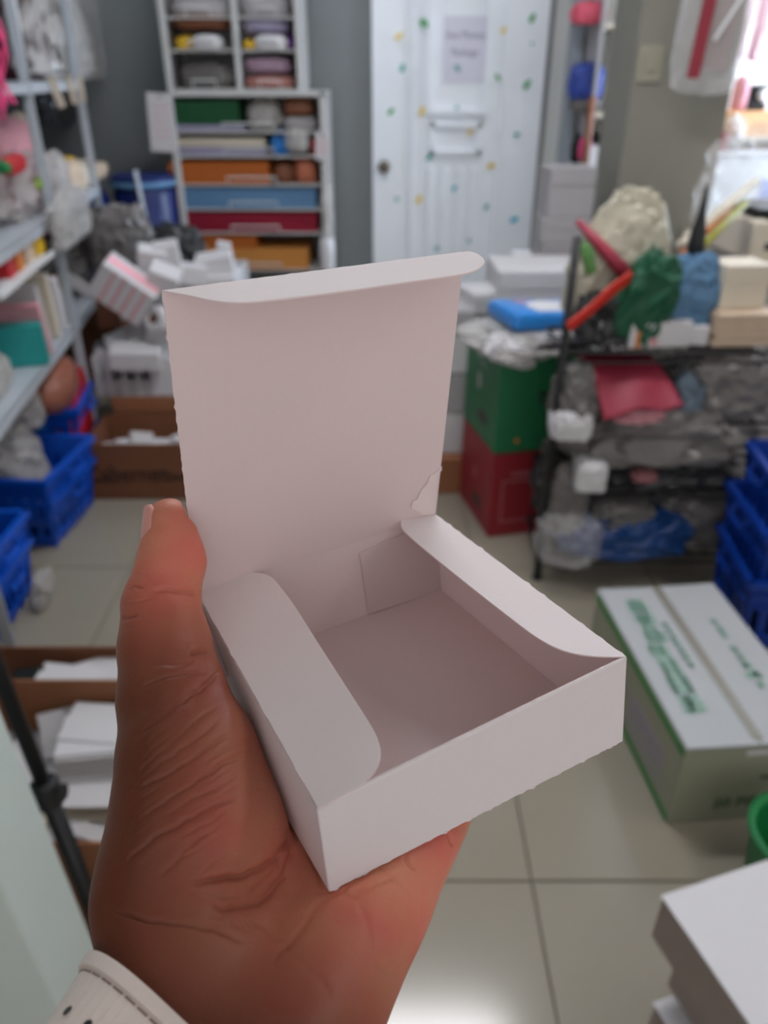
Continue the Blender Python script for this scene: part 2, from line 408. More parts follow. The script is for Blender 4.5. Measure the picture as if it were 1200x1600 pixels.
sheet('lid', (cC, cE, cLR, cLL), lidn, nu=60, nv=90, jag=(0, 0, .004, .008), seed=5, bow=-.0022, mat_out=m_pout)
# tuck flap of the lid: a curved tongue folded forward
fwd = (cA - cC).normalized()
def poly_sheet(name, pts, nrm, mt=m_pout, mb=m_pin, th=PAP):
    """flat or gently curved polygon fan with thickness"""
    k = len(pts); nrm = Vector(nrm).normalized()
    a = [GI @ (p + nrm * th / 2) for p in pts]; b_ = [GI @ (p - nrm * th / 2) for p in pts]
    me = bpy.data.meshes.new(name)
    fs = [tuple(range(k)), tuple(range(k, 2 * k))[::-1]] + [(i, k + i, k + (i + 1) % k, (i + 1) % k) for i in range(k)]
    me.from_pydata([tuple(p) for p in a + b_], [], fs)
    bm = bmesh.new(); bm.from_mesh(me); bmesh.ops.recalc_face_normals(bm, faces=bm.faces); bm.to_mesh(me); bm.free()
    me.materials.append(mt); me.materials.append(mb)
    for p in me.polygons: p.material_index = 0 if p.normal.dot(nrm) > .3 else 1
    return obj(name, me, None, gift)
def smooth_px(pts, n=8):                  # Catmull-Rom through pixel points
    out = []
    P = [pts[0]] + list(pts) + [pts[-1]]
    for i in range(1, len(P) - 2):
        p0, p1, p2, p3 = (np.array(q, float) for q in P[i - 1:i + 3])
        for k in range(n):
            t = k / n; out.append(tuple(.5 * ((2 * p1) + (-p0 + p2) * t + (2 * p0 - 5 * p1 + 4 * p2 - p3) * t * t + (-p0 + 3 * p1 - 3 * p2 + p3) * t ** 3)))
    return out + [tuple(pts[-1])]
foldx = (cLR - cLL).normalized()
tdir = (fwd + UPV * .02).normalized()
tn = foldx.cross(tdir).normalized(); tn = tn if tn.z > 0 else -tn
edge = smooth_px([(253, 455), (292, 462), (330, 470), (365, 473.5), (400, 472), (480, 463), (560, 452.5), (640, 441), (718, 430), (742, 423), (754, 415), (757, 409), (752, 402), (742, 396), (732, 393.5)], 5)
fold = [cLR + (cLL - cLR) * (k / 40) for k in range(1, 40)]
fold = [p - tdir * (.0008 * max(0, noise.noise(Vector((k * .5, 7, 0))))) for k, p in enumerate(fold)]
poly_sheet('tuck_flap', [atPlane(x, y, cLL, tn) for x, y in edge] + fold, tn)
# side dust flaps
axl = (cC - cA).normalized(); inl = (cB - cA) - axl * (cB - cA).dot(axl); inl.normalize()
def tilt_n(hinge_axis, inward, deg):
    d = inward * math.cos(math.radians(deg)) + UPV * math.sin(math.radians(deg)); n = hinge_axis.cross(d).normalized()
    return n if n.z > 0 else -n
nl = tilt_n(axl, inl, 2)
el = [(320, 916)] + smooth_px([(345, 903), (375, 897), (405, 896), (425, 903), (440, 920), (460, 947), (500, 1010), (540, 1072), (572, 1122), (588, 1150), (595, 1174), (592, 1195), (580, 1213), (560, 1229), (530, 1247), (503, 1262)], 5)
hl = [cA + (cC - cA) * (k / 40) for k in range(0, 41)]
hl = [p - inl * .0009 * max(0, noise.noise(Vector((k * .9, 3, 0)))) for k, p in enumerate(hl)]
poly_sheet('dust_flap', [atPlane(x, y, cA + UPV * .0006, nl) for x, y in el] + [p + UPV * .0006 for p in hl], nl)
axr = (cE - cB).normalized(); inr = -((cB - cA) - axr * (cB - cA).dot(axr)); inr.normalize()
nr = tilt_n(axr, inr, 9)
er = smooth_px([(672, 806), (645, 806), (630, 811), (626, 819), (632, 831), (660, 856), (700, 889), (750, 929), (800, 968), (835, 994), (865, 1011), (895, 1021), (930, 1026), (974, 1027)], 5)
hr = [cB + (cE - cB) * (k / 50) for k in range(0, 51)]
hr = [p - inr * .0009 * max(0, noise.noise(Vector((k * .7, 13, 0)))) for k, p in enumerate(hr)]
poly_sheet('dust_flap', [atPlane(x, y, cB + UPV * .0006, nr) for x, y in er] + [p + UPV * .0006 for p in hr], nr)
# glue tab seen on the inside of the back wall, torn tape on the lid, corner tongue
bn = (cE - cC).cross(UPV).normalized(); bn = bn if bn.y < 0 else -bn
def on_back(u, v): return (cC0 * (1 - u) + cE0 * u) * (1 - v) + (cC * (1 - u) + cE * u) * v + bn * .0009
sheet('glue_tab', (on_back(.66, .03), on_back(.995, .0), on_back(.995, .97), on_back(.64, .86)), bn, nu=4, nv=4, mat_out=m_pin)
obj('folded_rim', MB().tube([GI @ (cA.lerp(cB, k / 20) + bn * -.0004) for k in range(21)], .00075, 8).mesh('rim', 0, True), m_pout, gift)
m_tape = mat('clear_tape_edge', (238, 220, 217), .35, var=.05)
pl = cE + lidn * .0005
poly_sheet('torn_tape', [atPlane(x, y, pl, lidn) for x, y in ((684, 738), (672, 742), (667, 757), (658, 765), (652, 780), (644, 784), (643, 794), (653, 800), (660, 806), (676, 805))], lidn, m_tape, m_tape, .0002)
poly_sheet('torn_corner', [atPlane(x, y, pl, lidn) for x, y in ((676, 742), (684, 735), (690, 729), (690, 734), (685, 740))], lidn)
poly_sheet('left_wall_tab', [PD(x, y, d) for x, y, d in ((306, 932, .262), (322, 985, .252), (330, 1040, .248), (352, 1062, .243), (362, 1036, .2475), (336, 985, .255))], (-1, -.3, 0))
# ------------------------------------------------------------------ the hand
def SD_prims():
    """round cones: (p, r, p, r, blend)"""
    V = lambda px, py, d: np.array(PD(px, py, d))
    W = lambda *a: np.array(a)
    th = []
    # thumb, tip to base
    t = [(266, 818, .2435, .0080), (268, 878, .2415, .0099), (252, 945, .2390, .0112), (258, 1010, .2340, .0132), (270, 1090, .2270, .0152), (295, 1190, .2180, .0195), (310, 1300, .2120, .0235)]
    for a, b in zip(t[:-1], t[1:]): th.append((V(*a[:3]), a[3], V(*b[:3]), b[3], .004))
    # thenar to wrist
    th.append((V(310, 1300, .2120), .0235, V(285, 1400, .205), .021, .006))
    th.append((V(255, 1400, .200), .016, V(276, 1500, .190), .0165, .010))
    # wrist and forearm (oval made of three cones)
    for k, (w0, f0, r0, r1) in enumerate((((-.0455, .1075, 1.302), (-.1735, -.09, 1.290), .0160, .024), ((-.0355, .101, 1.297), (-.1645, -.09, 1.284), .018, .027), ((-.022, .0915, 1.302), (-.1425, -.09, 1.290), .0155, .025))):
        th.append((W(*w0), r0, W(*f0), r1, .012))
    # metacarpals
    wr = [(-.040, .112, 1.299), (-.032, .108, 1.297), (-.024, .104, 1.296), (-.016, .102, 1.297)]
    mc = [(-.026, .192, 1.302, .0115), (-.008, .187, 1.302, .0115), (.008, .176, 1.302, .011), (.0165, .160, 1.3045, .0095)]
    for a, b in zip(wr, mc): th.append((W(*a), .014, W(*b[:3]), b[3], .010))
    # hypothenar
    th.append((W(-.018, .103, 1.300), .0135, W(-.0045, .131, 1.301), .0130, .009))
    th.append((W(-.0045, .131, 1.301), .0130, W(.0135, .157, 1.304), .0098, .008))
    # web between thumb and index
    th.append((V(320, 1230, .226), .015, W(-.022, .182, 1.302), .0105, .012))
    # fingers under the box: three phalanges each, slightly bent
    dirs = [(.20, .98), (.30, .955), (.40, .917), (.50, .866)]
    lens = [(.040, .024, .019), (.044, .027, .020), (.040, .025, .019), (.032, .019, .017)]
    rad = [(.0098, .0085, .0076, .0066), (.0100, .0088, .0078, .0068), (.0094, .0082, .0074, .0064), (.0085, .0074, .0068, .0060)]
    for b, d, L, r in zip(mc, dirs, lens, rad):
        p = W(*b[:3]); h = np.array([d[0], d[1], 0.]); h /= np.linalg.norm(h)
        for i, (l, sl) in enumerate(zip(L, (-.10, -.02, .10))):
            q = p + (h + np.array([0, 0, sl])) * l
            if i == 0: p = p + np.array([0, 0, -.001])
            th.append((p, r[i] if i else b[3] * .93, q, r[i + 1], .003)); p = q
    return th
PR = SD_prims()
BX = np.array([cA0, cB0, cE0, cC0]); BC = BX.mean(0)
bx_u = np.array((cB0 - cA0).normalized()); bx_v = np.array((cC0 - cA0).normalized()); bx_v = bx_v - bx_u * bx_v.dot(bx_u); bx_v /= np.linalg.norm(bx_v); bx_w = np.cross(bx_u, bx_v)
hu = (cB0 - cA0).length / 2; hv = (cC0 - cA0).length / 2
def sdf(P):
    d = None
    for a, ra, b, rb, k in PR:
        ab = (b - a).astype(np.float32); pa = P - a.astype(np.float32)
        t = np.clip(pa @ ab / float(ab @ ab), 0, 1)
        e = np.linalg.norm(pa - t[:, None] * ab, axis=1) - (ra + (rb - ra) * t)
        if d is None: d = e
        else:
            h = np.clip(.5 + .5 * (d - e) / k, 0, 1); d = d + (e - d) * h - k * h * (1 - h)
    # the box presses the skin flat
    q = P - BC.astype(np.float32)
    bu = np.abs(q @ bx_u.astype(np.float32)) - (hu + .0009); bv = np.abs(q @ bx_v.astype(np.float32)) - (hv + .0009); w = q @ bx_w.astype(np.float32)
    bw = np.maximum(-(w + .0009), w - .034)
    ins = -np.maximum(np.maximum(bu, bv), bw)
    k = .0015; h = np.clip(.5 - .5 * (ins - d) / k, 0, 1)
    d = ins + (d - ins) * h + k * h * (1 - h)
    # the lid standing at the thumb's far side
    lid = (P - np.array(cC, np.float32)) @ np.array(-lidn, np.float32) + .0035
    side = (P - np.array(cC, np.float32)) @ np.array((cE - cC).normalized(), np.float32)
    return np.where((side > -.001) & (lid > -.004) & (P[:, 2] > 1.34), np.maximum(d, lid), d)
def surface_nets(lo, hi, h):
    ax = [np.arange(l, u, h, dtype=np.float32) for l, u in zip(lo, hi)]; n = [len(a) for a in ax]
    G = np.empty(n, np.float32)
    Y, Z = np.meshgrid(ax[1], ax[2], indexing='ij')
    CH = 12
    for i in range(0, n[0], CH):
        m = min(CH, n[0] - i)
        P = np.empty((m, n[1], n[2], 3), np.float32); P[..., 0] = ax[0][i:i + m, None, None]; P[..., 1] = Y; P[..., 2] = Z
        G[i:i + m] = sdf(P.reshape(-1, 3)).reshape(m, n[1], n[2])
    S = G < 0
    cnt = sum(S[i:n[0] - 1 + i, j:n[1] - 1 + j, k:n[2] - 1 + k].astype(np.int8) for i in (0, 1) for j in (0, 1) for k in (0, 1))
    act = (cnt > 0) & (cnt < 8); idx = -np.ones(act.shape, np.int32); c = np.argwhere(act); idx[act] = np.arange(len(c))
    acc = np.zeros((len(c), 3)); num = np.zeros(len(c))
    cs = [(i, j, k) for i in (0, 1) for j in (0, 1) for k in (0, 1)]
    for a in range(8):
        for b in range(a + 1, 8):
            if sum(abs(x - y) for x, y in zip(cs[a], cs[b])) != 1: continue
            A = c + cs[a]; B = c + cs[b]; ga = G[tuple(A.T)]; gb = G[tuple(B.T)]; m = (ga < 0) != (gb < 0)
            t = (ga / np.where(m, ga - gb, 1))[:, None]; acc += np.where(m[:, None], A + (B - A) * t, 0); num += m
    verts = np.array(lo) + acc / num[:, None] * h
    quads = []
    for axn in range(3):
        o = [0, 0, 0]; o[axn] = 1
        s0 = S[tuple(slice(1, n[k] - 1) if k != axn else slice(0, n[k] - 1) for k in range(3))]
        s1 = S[tuple(slice(1, n[k] - 1) if k != axn else slice(1, n[k]) for k in range(3))]
        e = np.argwhere(s0 != s1); fl_ = s0[tuple(e.T)]
        base = e + [0 if k == axn else 1 for k in range(3)]
        u, v = (axn + 1) % 3, (axn + 2) % 3; du = np.eye(3, dtype=int)[u]; dv = np.eye(3, dtype=int)[v]
        q = np.stack([idx[tuple((base - x).T)] for x in (du * 0, du, du + dv, dv)], 1)
        quads.append(np.where(fl_[:, None], q, q[:, ::-1]))
    q = np.concatenate(quads); return verts, q[(q >= 0).all(1)]
def grad(P, e=4e-4):
    g = np.stack([sdf((P + e * np.eye(3)[k]).astype(np.float32)) - sdf((P - e * np.eye(3)[k]).astype(np.float32)) for k in range(3)], 1)
    return g / (np.linalg.norm(g, axis=1, keepdims=True) + 1e-9)
vv, qq = surface_nets((-.212, -.125, 1.247), (.062, .288, 1.396), .0016)
me = bpy.data.meshes.new('hand'); me.from_pydata(vv.tolist(), [], qq.tolist())
tmp = bpy.data.objects.new('tmp', me); COL.objects.link(tmp)
md = tmp.modifiers.new('s', 'SUBSURF'); md.levels = 2
dg = bpy.context.evaluated_depsgraph_get(); hm = bpy.data.meshes.new_from_object(tmp.evaluated_get(dg))
bpy.data.objects.remove(tmp)
P = np.empty(len(hm.vertices) * 3, np.float32); hm.vertices.foreach_get('co', P); P = P.reshape(-1, 3).astype(np.float64)
g = grad(P)
for _ in range(1): P = P - g * np.clip(sdf(P.astype(np.float32)), -.0008, .0008)[:, None] * .8
g = grad(P, 1.2e-3)
# creases: grooves pressed into the skin along the lines of the palm
def pixels(P):
    d = P - np.array(CAM); z = d @ np.array(FW); return np.stack([600 + F_PX * d[:, 0] / z, 800 - F_PX * (d @ np.array(UP)) / z], 1), z
pix, dep = pixels(P)
facing = np.clip(-(g * ((P - np.array(CAM)) / np.linalg.norm(P - np.array(CAM), axis=1, keepdims=True))).sum(1) * 3 + .3, 0, 1)
CR = [([(300 - 7 * k, 1075 + 22 * k), (270 - 7 * k, 1096 + 22 * k), (235 - 5 * k, 1122 + 22 * k)], .22, 3.5) for k in range(11)] + [([(395 - 6 * k, 1150 + 19 * k), (355 - 5 * k, 1172 + 19 * k), (320 - 5 * k, 1190 + 19 * k)], .18, 3.5) for k in range(9)] + [  # polyline, depth mm, width px
 ([(240, 922), (268, 922), (290, 926), (306, 929)], .9, 5), ([(200, 921), (210, 917), (222, 918)], .7, 4), ([(188, 966), (200, 966), (215, 962)], .8, 4), ([(205, 900), (218, 896), (232, 900)], .3, 4), ([(190, 942), (212, 940), (235, 936)], .3, 4),
 ([(325, 1014), (312, 1018), (296, 1022)], .9, 5), ([(300, 1034), (270, 1037), (240, 1042)], .35, 5), ([(322, 1052), (280, 1054), (245, 1062), (222, 1075)], .5, 5),
 ([(340, 1052), (325, 1068), (300, 1085), (270, 1105), (240, 1130), (215, 1150)], .8, 6), ([(335, 1105), (310, 1122), (285, 1145), (255, 1170)], .4, 5), ([(340, 1128), (300, 1160), (262, 1185)], .35, 5),
 ([(355, 1150), (320, 1172), (285, 1195), (240, 1222), (205, 1235)], .5, 5), ([(380, 1180), (340, 1200), (300, 1225), (255, 1255), (215, 1280)], .55, 5), ([(345, 1230), (300, 1250), (260, 1275)], .3, 5),
 ([(365, 1245), (335, 1258), (300, 1278), (255, 1302), (225, 1322), (200, 1345)], .65, 5), ([(330, 1295), (300, 1320), (275, 1345), (250, 1368)], .35, 5), ([(360, 1330), (330, 1350), (310, 1370)], .3, 5),
 ([(452, 1290), (450, 1310), (435, 1335), (410, 1355), (385, 1368), (345, 1374), (300, 1378)], 1.6, 7), ([(455, 1300), (452, 1345), (430, 1385), (405, 1408), (370, 1418), (335, 1415)], .9, 7), ([(440, 1345), (415, 1372), (395, 1395)], .4, 5),
 ([(180, 1423), (200, 1432), (230, 1440), (270, 1445), (310, 1450), (345, 1457), (375, 1470)], .7, 5), ([(300, 1392), (340, 1400), (380, 1405)], .3, 5),
 ([(470, 1290), (490, 1345), (505, 1390)], .5, 6), ([(535, 1392), (548, 1400), (560, 1402)], .5, 6), ([(630, 1335), (640, 1352), (652, 1362)], .6, 5), ([(700, 1300), (704, 1312), (706, 1322)], 1.0, 5), ([(630, 1395), (650, 1410), (660, 1425)], .3, 6), ([(585, 1500), (600, 1515), (612, 1522)], .4, 7), ([(505, 1400), (480, 1440), (450, 1475), (425, 1500)], .3, 8), ([(560, 1410), (575, 1450), (580, 1490)], .25, 8), ([(545, 1395), (580, 1385), (620, 1370)], .35, 6), ([(400, 1440), (440, 1470), (500, 1530), (520, 1560)], .3, 9), ([(590, 1350), (615, 1380), (640, 1395)], .3, 6)]
disp = np.zeros(len(P))
for line, dm, wd in CR:
    wob = random.Random(len(line) * 7 + int(line[0][0])); L = np.array([(x + 2.0 * noise.noise(Vector((x * .05, y * .05, 1))) * 2, y + 2.0 * noise.noise(Vector((x * .05, y * .05, 9))) * 2) for x, y in smooth_px(line, 6)]); best = np.full(len(P), 1e9); tt = np.zeros(len(P))
    sel = np.where((pix[:, 0] > L[:, 0].min() - 25) & (pix[:, 0] < L[:, 0].max() + 25) & (pix[:, 1] > L[:, 1].min() - 25) & (pix[:, 1] < L[:, 1].max() + 25))[0]
    if not len(sel): continue
    Q = pix[sel]; bd = np.full(len(sel), 1e9); bt = np.zeros(len(sel))
    for i in range(len(L) - 1):
        a, b_ = L[i], L[i + 1]; ab = b_ - a; t = np.clip(((Q - a) @ ab) / (ab @ ab + 1e-9), 0, 1); dd = np.linalg.norm(Q - a - t[:, None] * ab, axis=1)
        m = dd < bd; bd[m] = dd[m]; bt[m] = (i + t[m]) / (len(L) - 1)
    fade = np.clip(np.minimum(bt, 1 - bt) * 5 + .25, 0, 1)
    disp[sel] -= dm * .00085 * np.exp(-(bd / (wd * .62)) ** 2) * fade
    disp[sel] += dm * .00022 * np.exp(-((bd - wd * 2.2) / (wd * 1.4)) ** 2) * fade
P = P + g * (disp * facing)[:, None]
hm.vertices.foreach_set('co', P.astype(np.float32).ravel())
hm.polygons.foreach_set('use_smooth', [True] * len(hm.polygons)); hm.update()
# skin
sk = bpy.data.materials.new('skin'); sk.use_nodes = True; nt = sk.node_tree; b = nt.nodes['Principled BSDF']
b.inputs['Roughness'].default_value = .48; b.inputs['Specular IOR Level'].default_value = .35
b.inputs['Subsurface Weight'].default_value = .25; b.inputs['Subsurface Radius'].default_value = (1, .35, .2); b.inputs['Subsurface Scale'].default_value = .004
tc = nt.nodes.new('ShaderNodeTexCoord'); n1 = nt.nodes.new('ShaderNodeTexNoise'); n1.inputs['Scale'].default_value = 45; n1.inputs['Detail'].default_value = 3
n2 = nt.nodes.new('ShaderNodeTexNoise'); n2.inputs['Scale'].default_value = 900; n2.inputs['Detail'].default_value = 3
cr = nt.nodes.new('ShaderNodeValToRGB'); cr.color_ramp.elements[0].position = .32; cr.color_ramp.elements[1].position = .72
cr.color_ramp.elements[0].color = (*lin((214, 142, 112)), 1); cr.color_ramp.elements[1].color = (*lin((216, 112, 98)), 1)
nt.links.new(tc.outputs['Object'], n1.inputs['Vector']); nt.links.new(tc.outputs['Object'], n2.inputs['Vector']); nt.links.new(n1.outputs['Fac'], cr.inputs[0])
# forearm browner, palm pinker; thenar shade is put into the brown: attribute
lit_pink = np.clip((P[:, 0] + .062) / .05, 0, 1) * np.clip((P[:, 1] - .085) / .04, 0, 1)
tipw = np.exp(-(np.linalg.norm(P - np.array(PD(280, 860, .240)), axis=1) / .026) ** 2)
lit_pink = np.clip(lit_pink * .9 + tipw * 1.0, 0, 1)
at_ = hm.attributes.new('palm', 'FLOAT', 'POINT'); at_.data.foreach_set('value', lit_pink.astype(np.float32))
an = nt.nodes.new('ShaderNodeAttribute'); an.attribute_name = 'palm'
mx = nt.nodes.new('ShaderNodeMix'); mx.data_type = 'RGBA'; mx.inputs[6].default_value = (*lin((103, 51, 29)), 1)
nt.links.new(an.outputs['Fac'], mx.inputs[0]); nt.links.new(cr.outputs[0], mx.inputs[7]); nt.links.new(mx.outputs[2], b.inputs['Base Color'])
bp = nt.nodes.new('ShaderNodeBump'); bp.inputs['Strength'].default_value = .25; bp.inputs['Distance'].default_value = .0006
nt.links.new(n2.outputs['Fac'], bp.inputs['Height']); nt.links.new(bp.outputs[0], b.inputs['Normal'])
hand = tag(obj('hand', hm, sk), 'left hand, palm up, gripping the open white paper box with its thumb', 'hand')
# thumb nail: a curved plate on the far left side of the thumb tip
m_nail = mat('nail', (214, 150, 140), .25, var=.03)
tipc = PD(263, 826, .2437); low = PD(262, 868, .2418); axn = (tipc - low).normalized()
nd = (Vector((-1, -.12, .05)) - axn * Vector((-1, -.12, .05)).dot(axn)).normalized(); ns = axn.cross(nd)
b2 = MB(); rows = []; nu_, nv_ = 10, 10
for j in range(nv_ + 1):
    s = j / nv_; c0 = low + axn * (.0005 + .0148 * s)
    for i in range(nu_ + 1):
        a = (i / nu_ - .5) * 2.1; wdt = 1 - .25 * max(0, (s - .75) / .25) ** 2
        r = .0089 - .0011 * s
        rows.append(c0 + (nd * math.cos(a * wdt) + ns * math.sin(a * wdt)) * r)
K = len(rows); inner = [p - nd * .0012 for p in rows]; fs = []
for j in range(nv_):
    for i in range(nu_):
        q = (j * 11 + i, j * 11 + i + 1, (j + 1) * 11 + i + 1, (j + 1) * 11 + i); fs += [q, tuple(k + K for k in q[::-1])]
ring = list(range(11)) + [j * 11 + 10 for j in range(1, 11)] + [110 + i for i in range(9, -1, -1)] + [j * 11 for j in range(9, 0, -1)]
for k in range(len(ring)): fs.append((ring[k], ring[k] + K, ring[(k + 1) % len(ring)] + K, ring[(k + 1) % len(ring)]))
b2.add(rows + inner, fs); obj('thumb_nail', b2.mesh('nail', 0, True), m_nail, hand)

# watch strap round the wrist ---------------------------------------------------
m_strap = mat('cream_leather', (226, 212, 204), .5, var=.03, scale=400, bump=.02)
m_stitch = mat('brown_thread', (140, 112, 100), .7)
m_buckle = mat('copper_buckle', (190, 120, 100), .25, metal=.9)
sax = Vector((-.56, -.83, -.03)).normalized(); sc = Vector((-.0465, .0960, 1.2985)) + sax * .0150
su = Vector((.83, -.56, 0)).normalized(); sw = su.cross(sax).normalized(); sw = sw if sw.z > 0 else -sw
def hand_radius(a, s):
    d = su * math.cos(a) + sw * math.sin(a); o = sc + sax * s
    t = np.linspace(.008, .05, 900); q = np.array(o)[None] + t[:, None] * np.array(d)[None]
    e = sdf(q.astype(np.float32)); k = np.argmax(e > 0); return float(t[k])
NA = 60
RAD = {s_: [hand_radius(2 * math.pi * k / NA, s_) for k in range(NA)] for s_ in (-.0115, .0115)}
for s_ in RAD:
    r_ = RAD[s_]; RAD[s_] = [sum(r_[(k + q_) % NA] for q_ in range(-4, 5)) / 9 + .0011 for k in range(NA)]
def sp(a, s, o=0):
    f = (a % (2 * math.pi)) / (2 * math.pi) * NA; k = int(f) % NA; f -= int(f); w_ = (s + .0115) / .023
    r = sum((RAD[q][k] * (1 - f) + RAD[q][(k + 1) % NA] * f) * c for q, c in ((-.0115, 1 - w_), (.0115, w_)))
    return sc + (su * math.cos(a) + sw * math.sin(a)) * (r + o) + sax * s
watch = thing('watch_strap', 'cream leather watch strap with dark stitching around the wrist', 'watch strap', sc)
WI = Matrix.Translation(-sc)
def band(name, s0, s1, o0, o1, m, n=64):
    vv = []; ff = []
    for k in range(n):
        a = 2 * math.pi * k / n
        vv += [sp(a, s0, o0), sp(a, s0, o1), sp(a, s1, o1), sp(a, s1, o0)]
    for k in range(n):
        j = (k + 1) % n
        for e in range(4): ff.append((k * 4 + e, k * 4 + (e + 1) % 4, j * 4 + (e + 1) % 4, j * 4 + e))
    return obj(name, MB().add([WI @ p for p in vv], ff).mesh(name, 0, False), m, watch)
band('band', -.011, .011, .0006, .0024, m_strap)
band('edge_piping', -.0118, -.0088, .0006, .0034, m_strap); band('edge_piping', .0088, .0118, .0006, .0034, m_strap)
for s in (-.0080, .0080):
    st = MB()
    for k in range(44):
        a = 2 * math.pi * k / 44; st.tube([WI @ sp(a, s, 0.0024), WI @ sp(a + .11, s, .0024)], .00022, 5)
    obj('stitching', st, m_stitch, watch)
for a in (2.25, 1.95):
    p = WI @ sp(a, .0, .0023); nn = (sp(a, 0, .004) - sp(a, 0, .002)).normalized()
    obj('strap_hole', MB().tube([p, p + nn * .0003], .0011, 10), m_black, watch)
bk = MB()
for s0, a0, s1, a1 in ((-.0125, 0.92, -.0125, 1.16), (.0125, 0.92, .0125, 1.16), (-.0125, 0.92, .0125, 0.92), (-.0125, 1.16, .0125, 1.16)):
    bk.tube([WI @ sp(a0, s0, .0042), WI @ sp(a1, s1, .0042)], .0011, 8)
obj('buckle', bk, m_buckle, watch)
# ------------------------------------------------------------------ materials of the shop goods
m_kraft = mat('kraft_cardboard', (150, 98, 66), .8, var=.1, scale=12)
m_kraft_d = mat('kraft_cardboard_dark', (122, 76, 50), .8, var=.1, scale=12)
m_blue = mat('blue_crate_plastic', (8, 84, 200), .35, var=.05)
m_navy = mat('navy_plastic', (8, 32, 96), .4, var=.1)
m_wbox = mat('white_board', (208, 206, 208), .6, var=.03)
m_gbox = mat('grey_board', (168, 165, 166), .65, var=.05)
m_clear = mat('clear_film', (226, 224, 222), .12, var=.08, scale=9, alpha=.26, bump=.3)
m_clear_w = mat('cloudy_film', (204, 200, 196), .25, var=.14, scale=12, alpha=.62, bump=.4)
m_clear_g = mat('grey_film', (118, 114, 112), .2, var=.22, scale=10, alpha=.85, bump=.4)
m_blackbag = mat('black_film', (40, 40, 42), .3, var=.3, scale=10, bump=.4)
m_beige = mat('beige_goods', (206, 184, 160), .6, var=.12, scale=25)
m_pinkg = mat('pink_goods', (214, 150, 158), .5, var=.15, scale=20)
m_hot = mat('hot_pink', (236, 70, 132), .45, var=.12)
m_red = mat('red_goods', (190, 30, 40), .45, var=.1)
m_maroon = mat('maroon_goods', (104, 52, 58), .5, var=.1)
m_green = mat('green_goods', (12, 122, 62), .5, var=.08)
m_dgreen = mat('dark_green_goods', (8, 80, 52), .5, var=.08)
m_teal = mat('teal_board', (30, 150, 148), .5, var=.05)
m_yel = mat('yellow_goods', (226, 182, 40), .5, var=.08)
m_orange = mat('orange_goods', (216, 128, 56), .55, var=.1)
m_lav = mat('lavender_paper', (160, 154, 180), .65)
m_cyan = mat('blue_paper', (98, 140, 180), .65, var=.05)
m_crim = mat('crimson_paper', (146, 6, 44), .6, var=.05)
m_opap = mat('brown_orange_paper', (182, 96, 28), .65, var=.08)
m_opap2 = mat('kraft_envelope', (204, 138, 66), .65, var=.08)
m_gpap = mat('deep_green_paper', (0, 76, 38), .6, var=.04)
m_cream = mat('cream_paper', (214, 204, 186), .65, var=.05)
m_jean = mat("blue_cloth", (84, 120, 152), .8, var=.15, bump=.3)
m_sky_b = mat('sky_blue_film', (40, 132, 214), .3, var=.08)
m_wood = mat('light_wood', (214, 160, 112), .5, var=.1, scale=8)
m_brown = mat('brown_goods', (128, 78, 52), .6, var=.15)

# ------------------------------------------------------------------ left metal shelf
P0 = Vector((-1.262, 3.10, 0)); sa = math.atan2(.131, .991)
sh = thing('metal_shelf', 'white slotted metal shelf unit along the left wall', 'shelf', P0, (0, 0, sa))
def shelfp(s, d, z): return P0 + Vector((-math.sin(sa), math.cos(sa), 0)) * s + Vector((-math.cos(sa), -math.sin(sa), 0)) * d + Vector((0, 0, z))
for s_ in (-1.36, 0, .86):
    for d_ in (0, .42):
        obj('post', MB().lo((-d_ - .018, s_ - .018, 0), (-d_ + .018, s_ + .018 - .03, 2.1)).lo((-d_ - .018, s_ - .018, 0), (-d_ + .018 - .03, s_ + .018, 2.1)), m_white_metal, sh)
SZ = (.14, .62, 1.035, 1.475)
for z in SZ[1:] + (1.95,):
    for s0, s1 in ((-1.36, 0), (0, .86)):
        obj('shelf_board', MB().lo((-.43, s0, z - .004), (.012, s1 - .002, z)).lo((.004, s0, z - .035), (.012, s1 - .002, z)).lo((-.43, s0, z - .035), (-.422, s1 - .002, z)), m_white_metal, sh)
def on(px, py, z): p = atZ(px, py, z); return (p.x, p.y, z)
def shelf_at(px, py, d):                 # where the pixel meets the vertical plane d behind the shelf front
    n = Vector((math.cos(sa), math.sin(sa), 0)); return atPlane(px, py, shelfp(0, d, 0), n)
def sbag(name, label, cat, m, x0, y0, x1, y1, d, seed, depth=.22, base=None, wr=.12, **k):
    a = shelf_at(x0, y1, d); b = shelf_at(x1, y1, d); t = shelf_at((x0 + x1) / 2, y0, d); z = base if base is not None else min(a.z, b.z)
    w = (a - b).length; c = (a + b) / 2
    return bag(name, label, cat, m, (c.x, c.y, z), (depth, w, max(.03, t.z - z)), (0, 0, sa), seed, wr, **k)
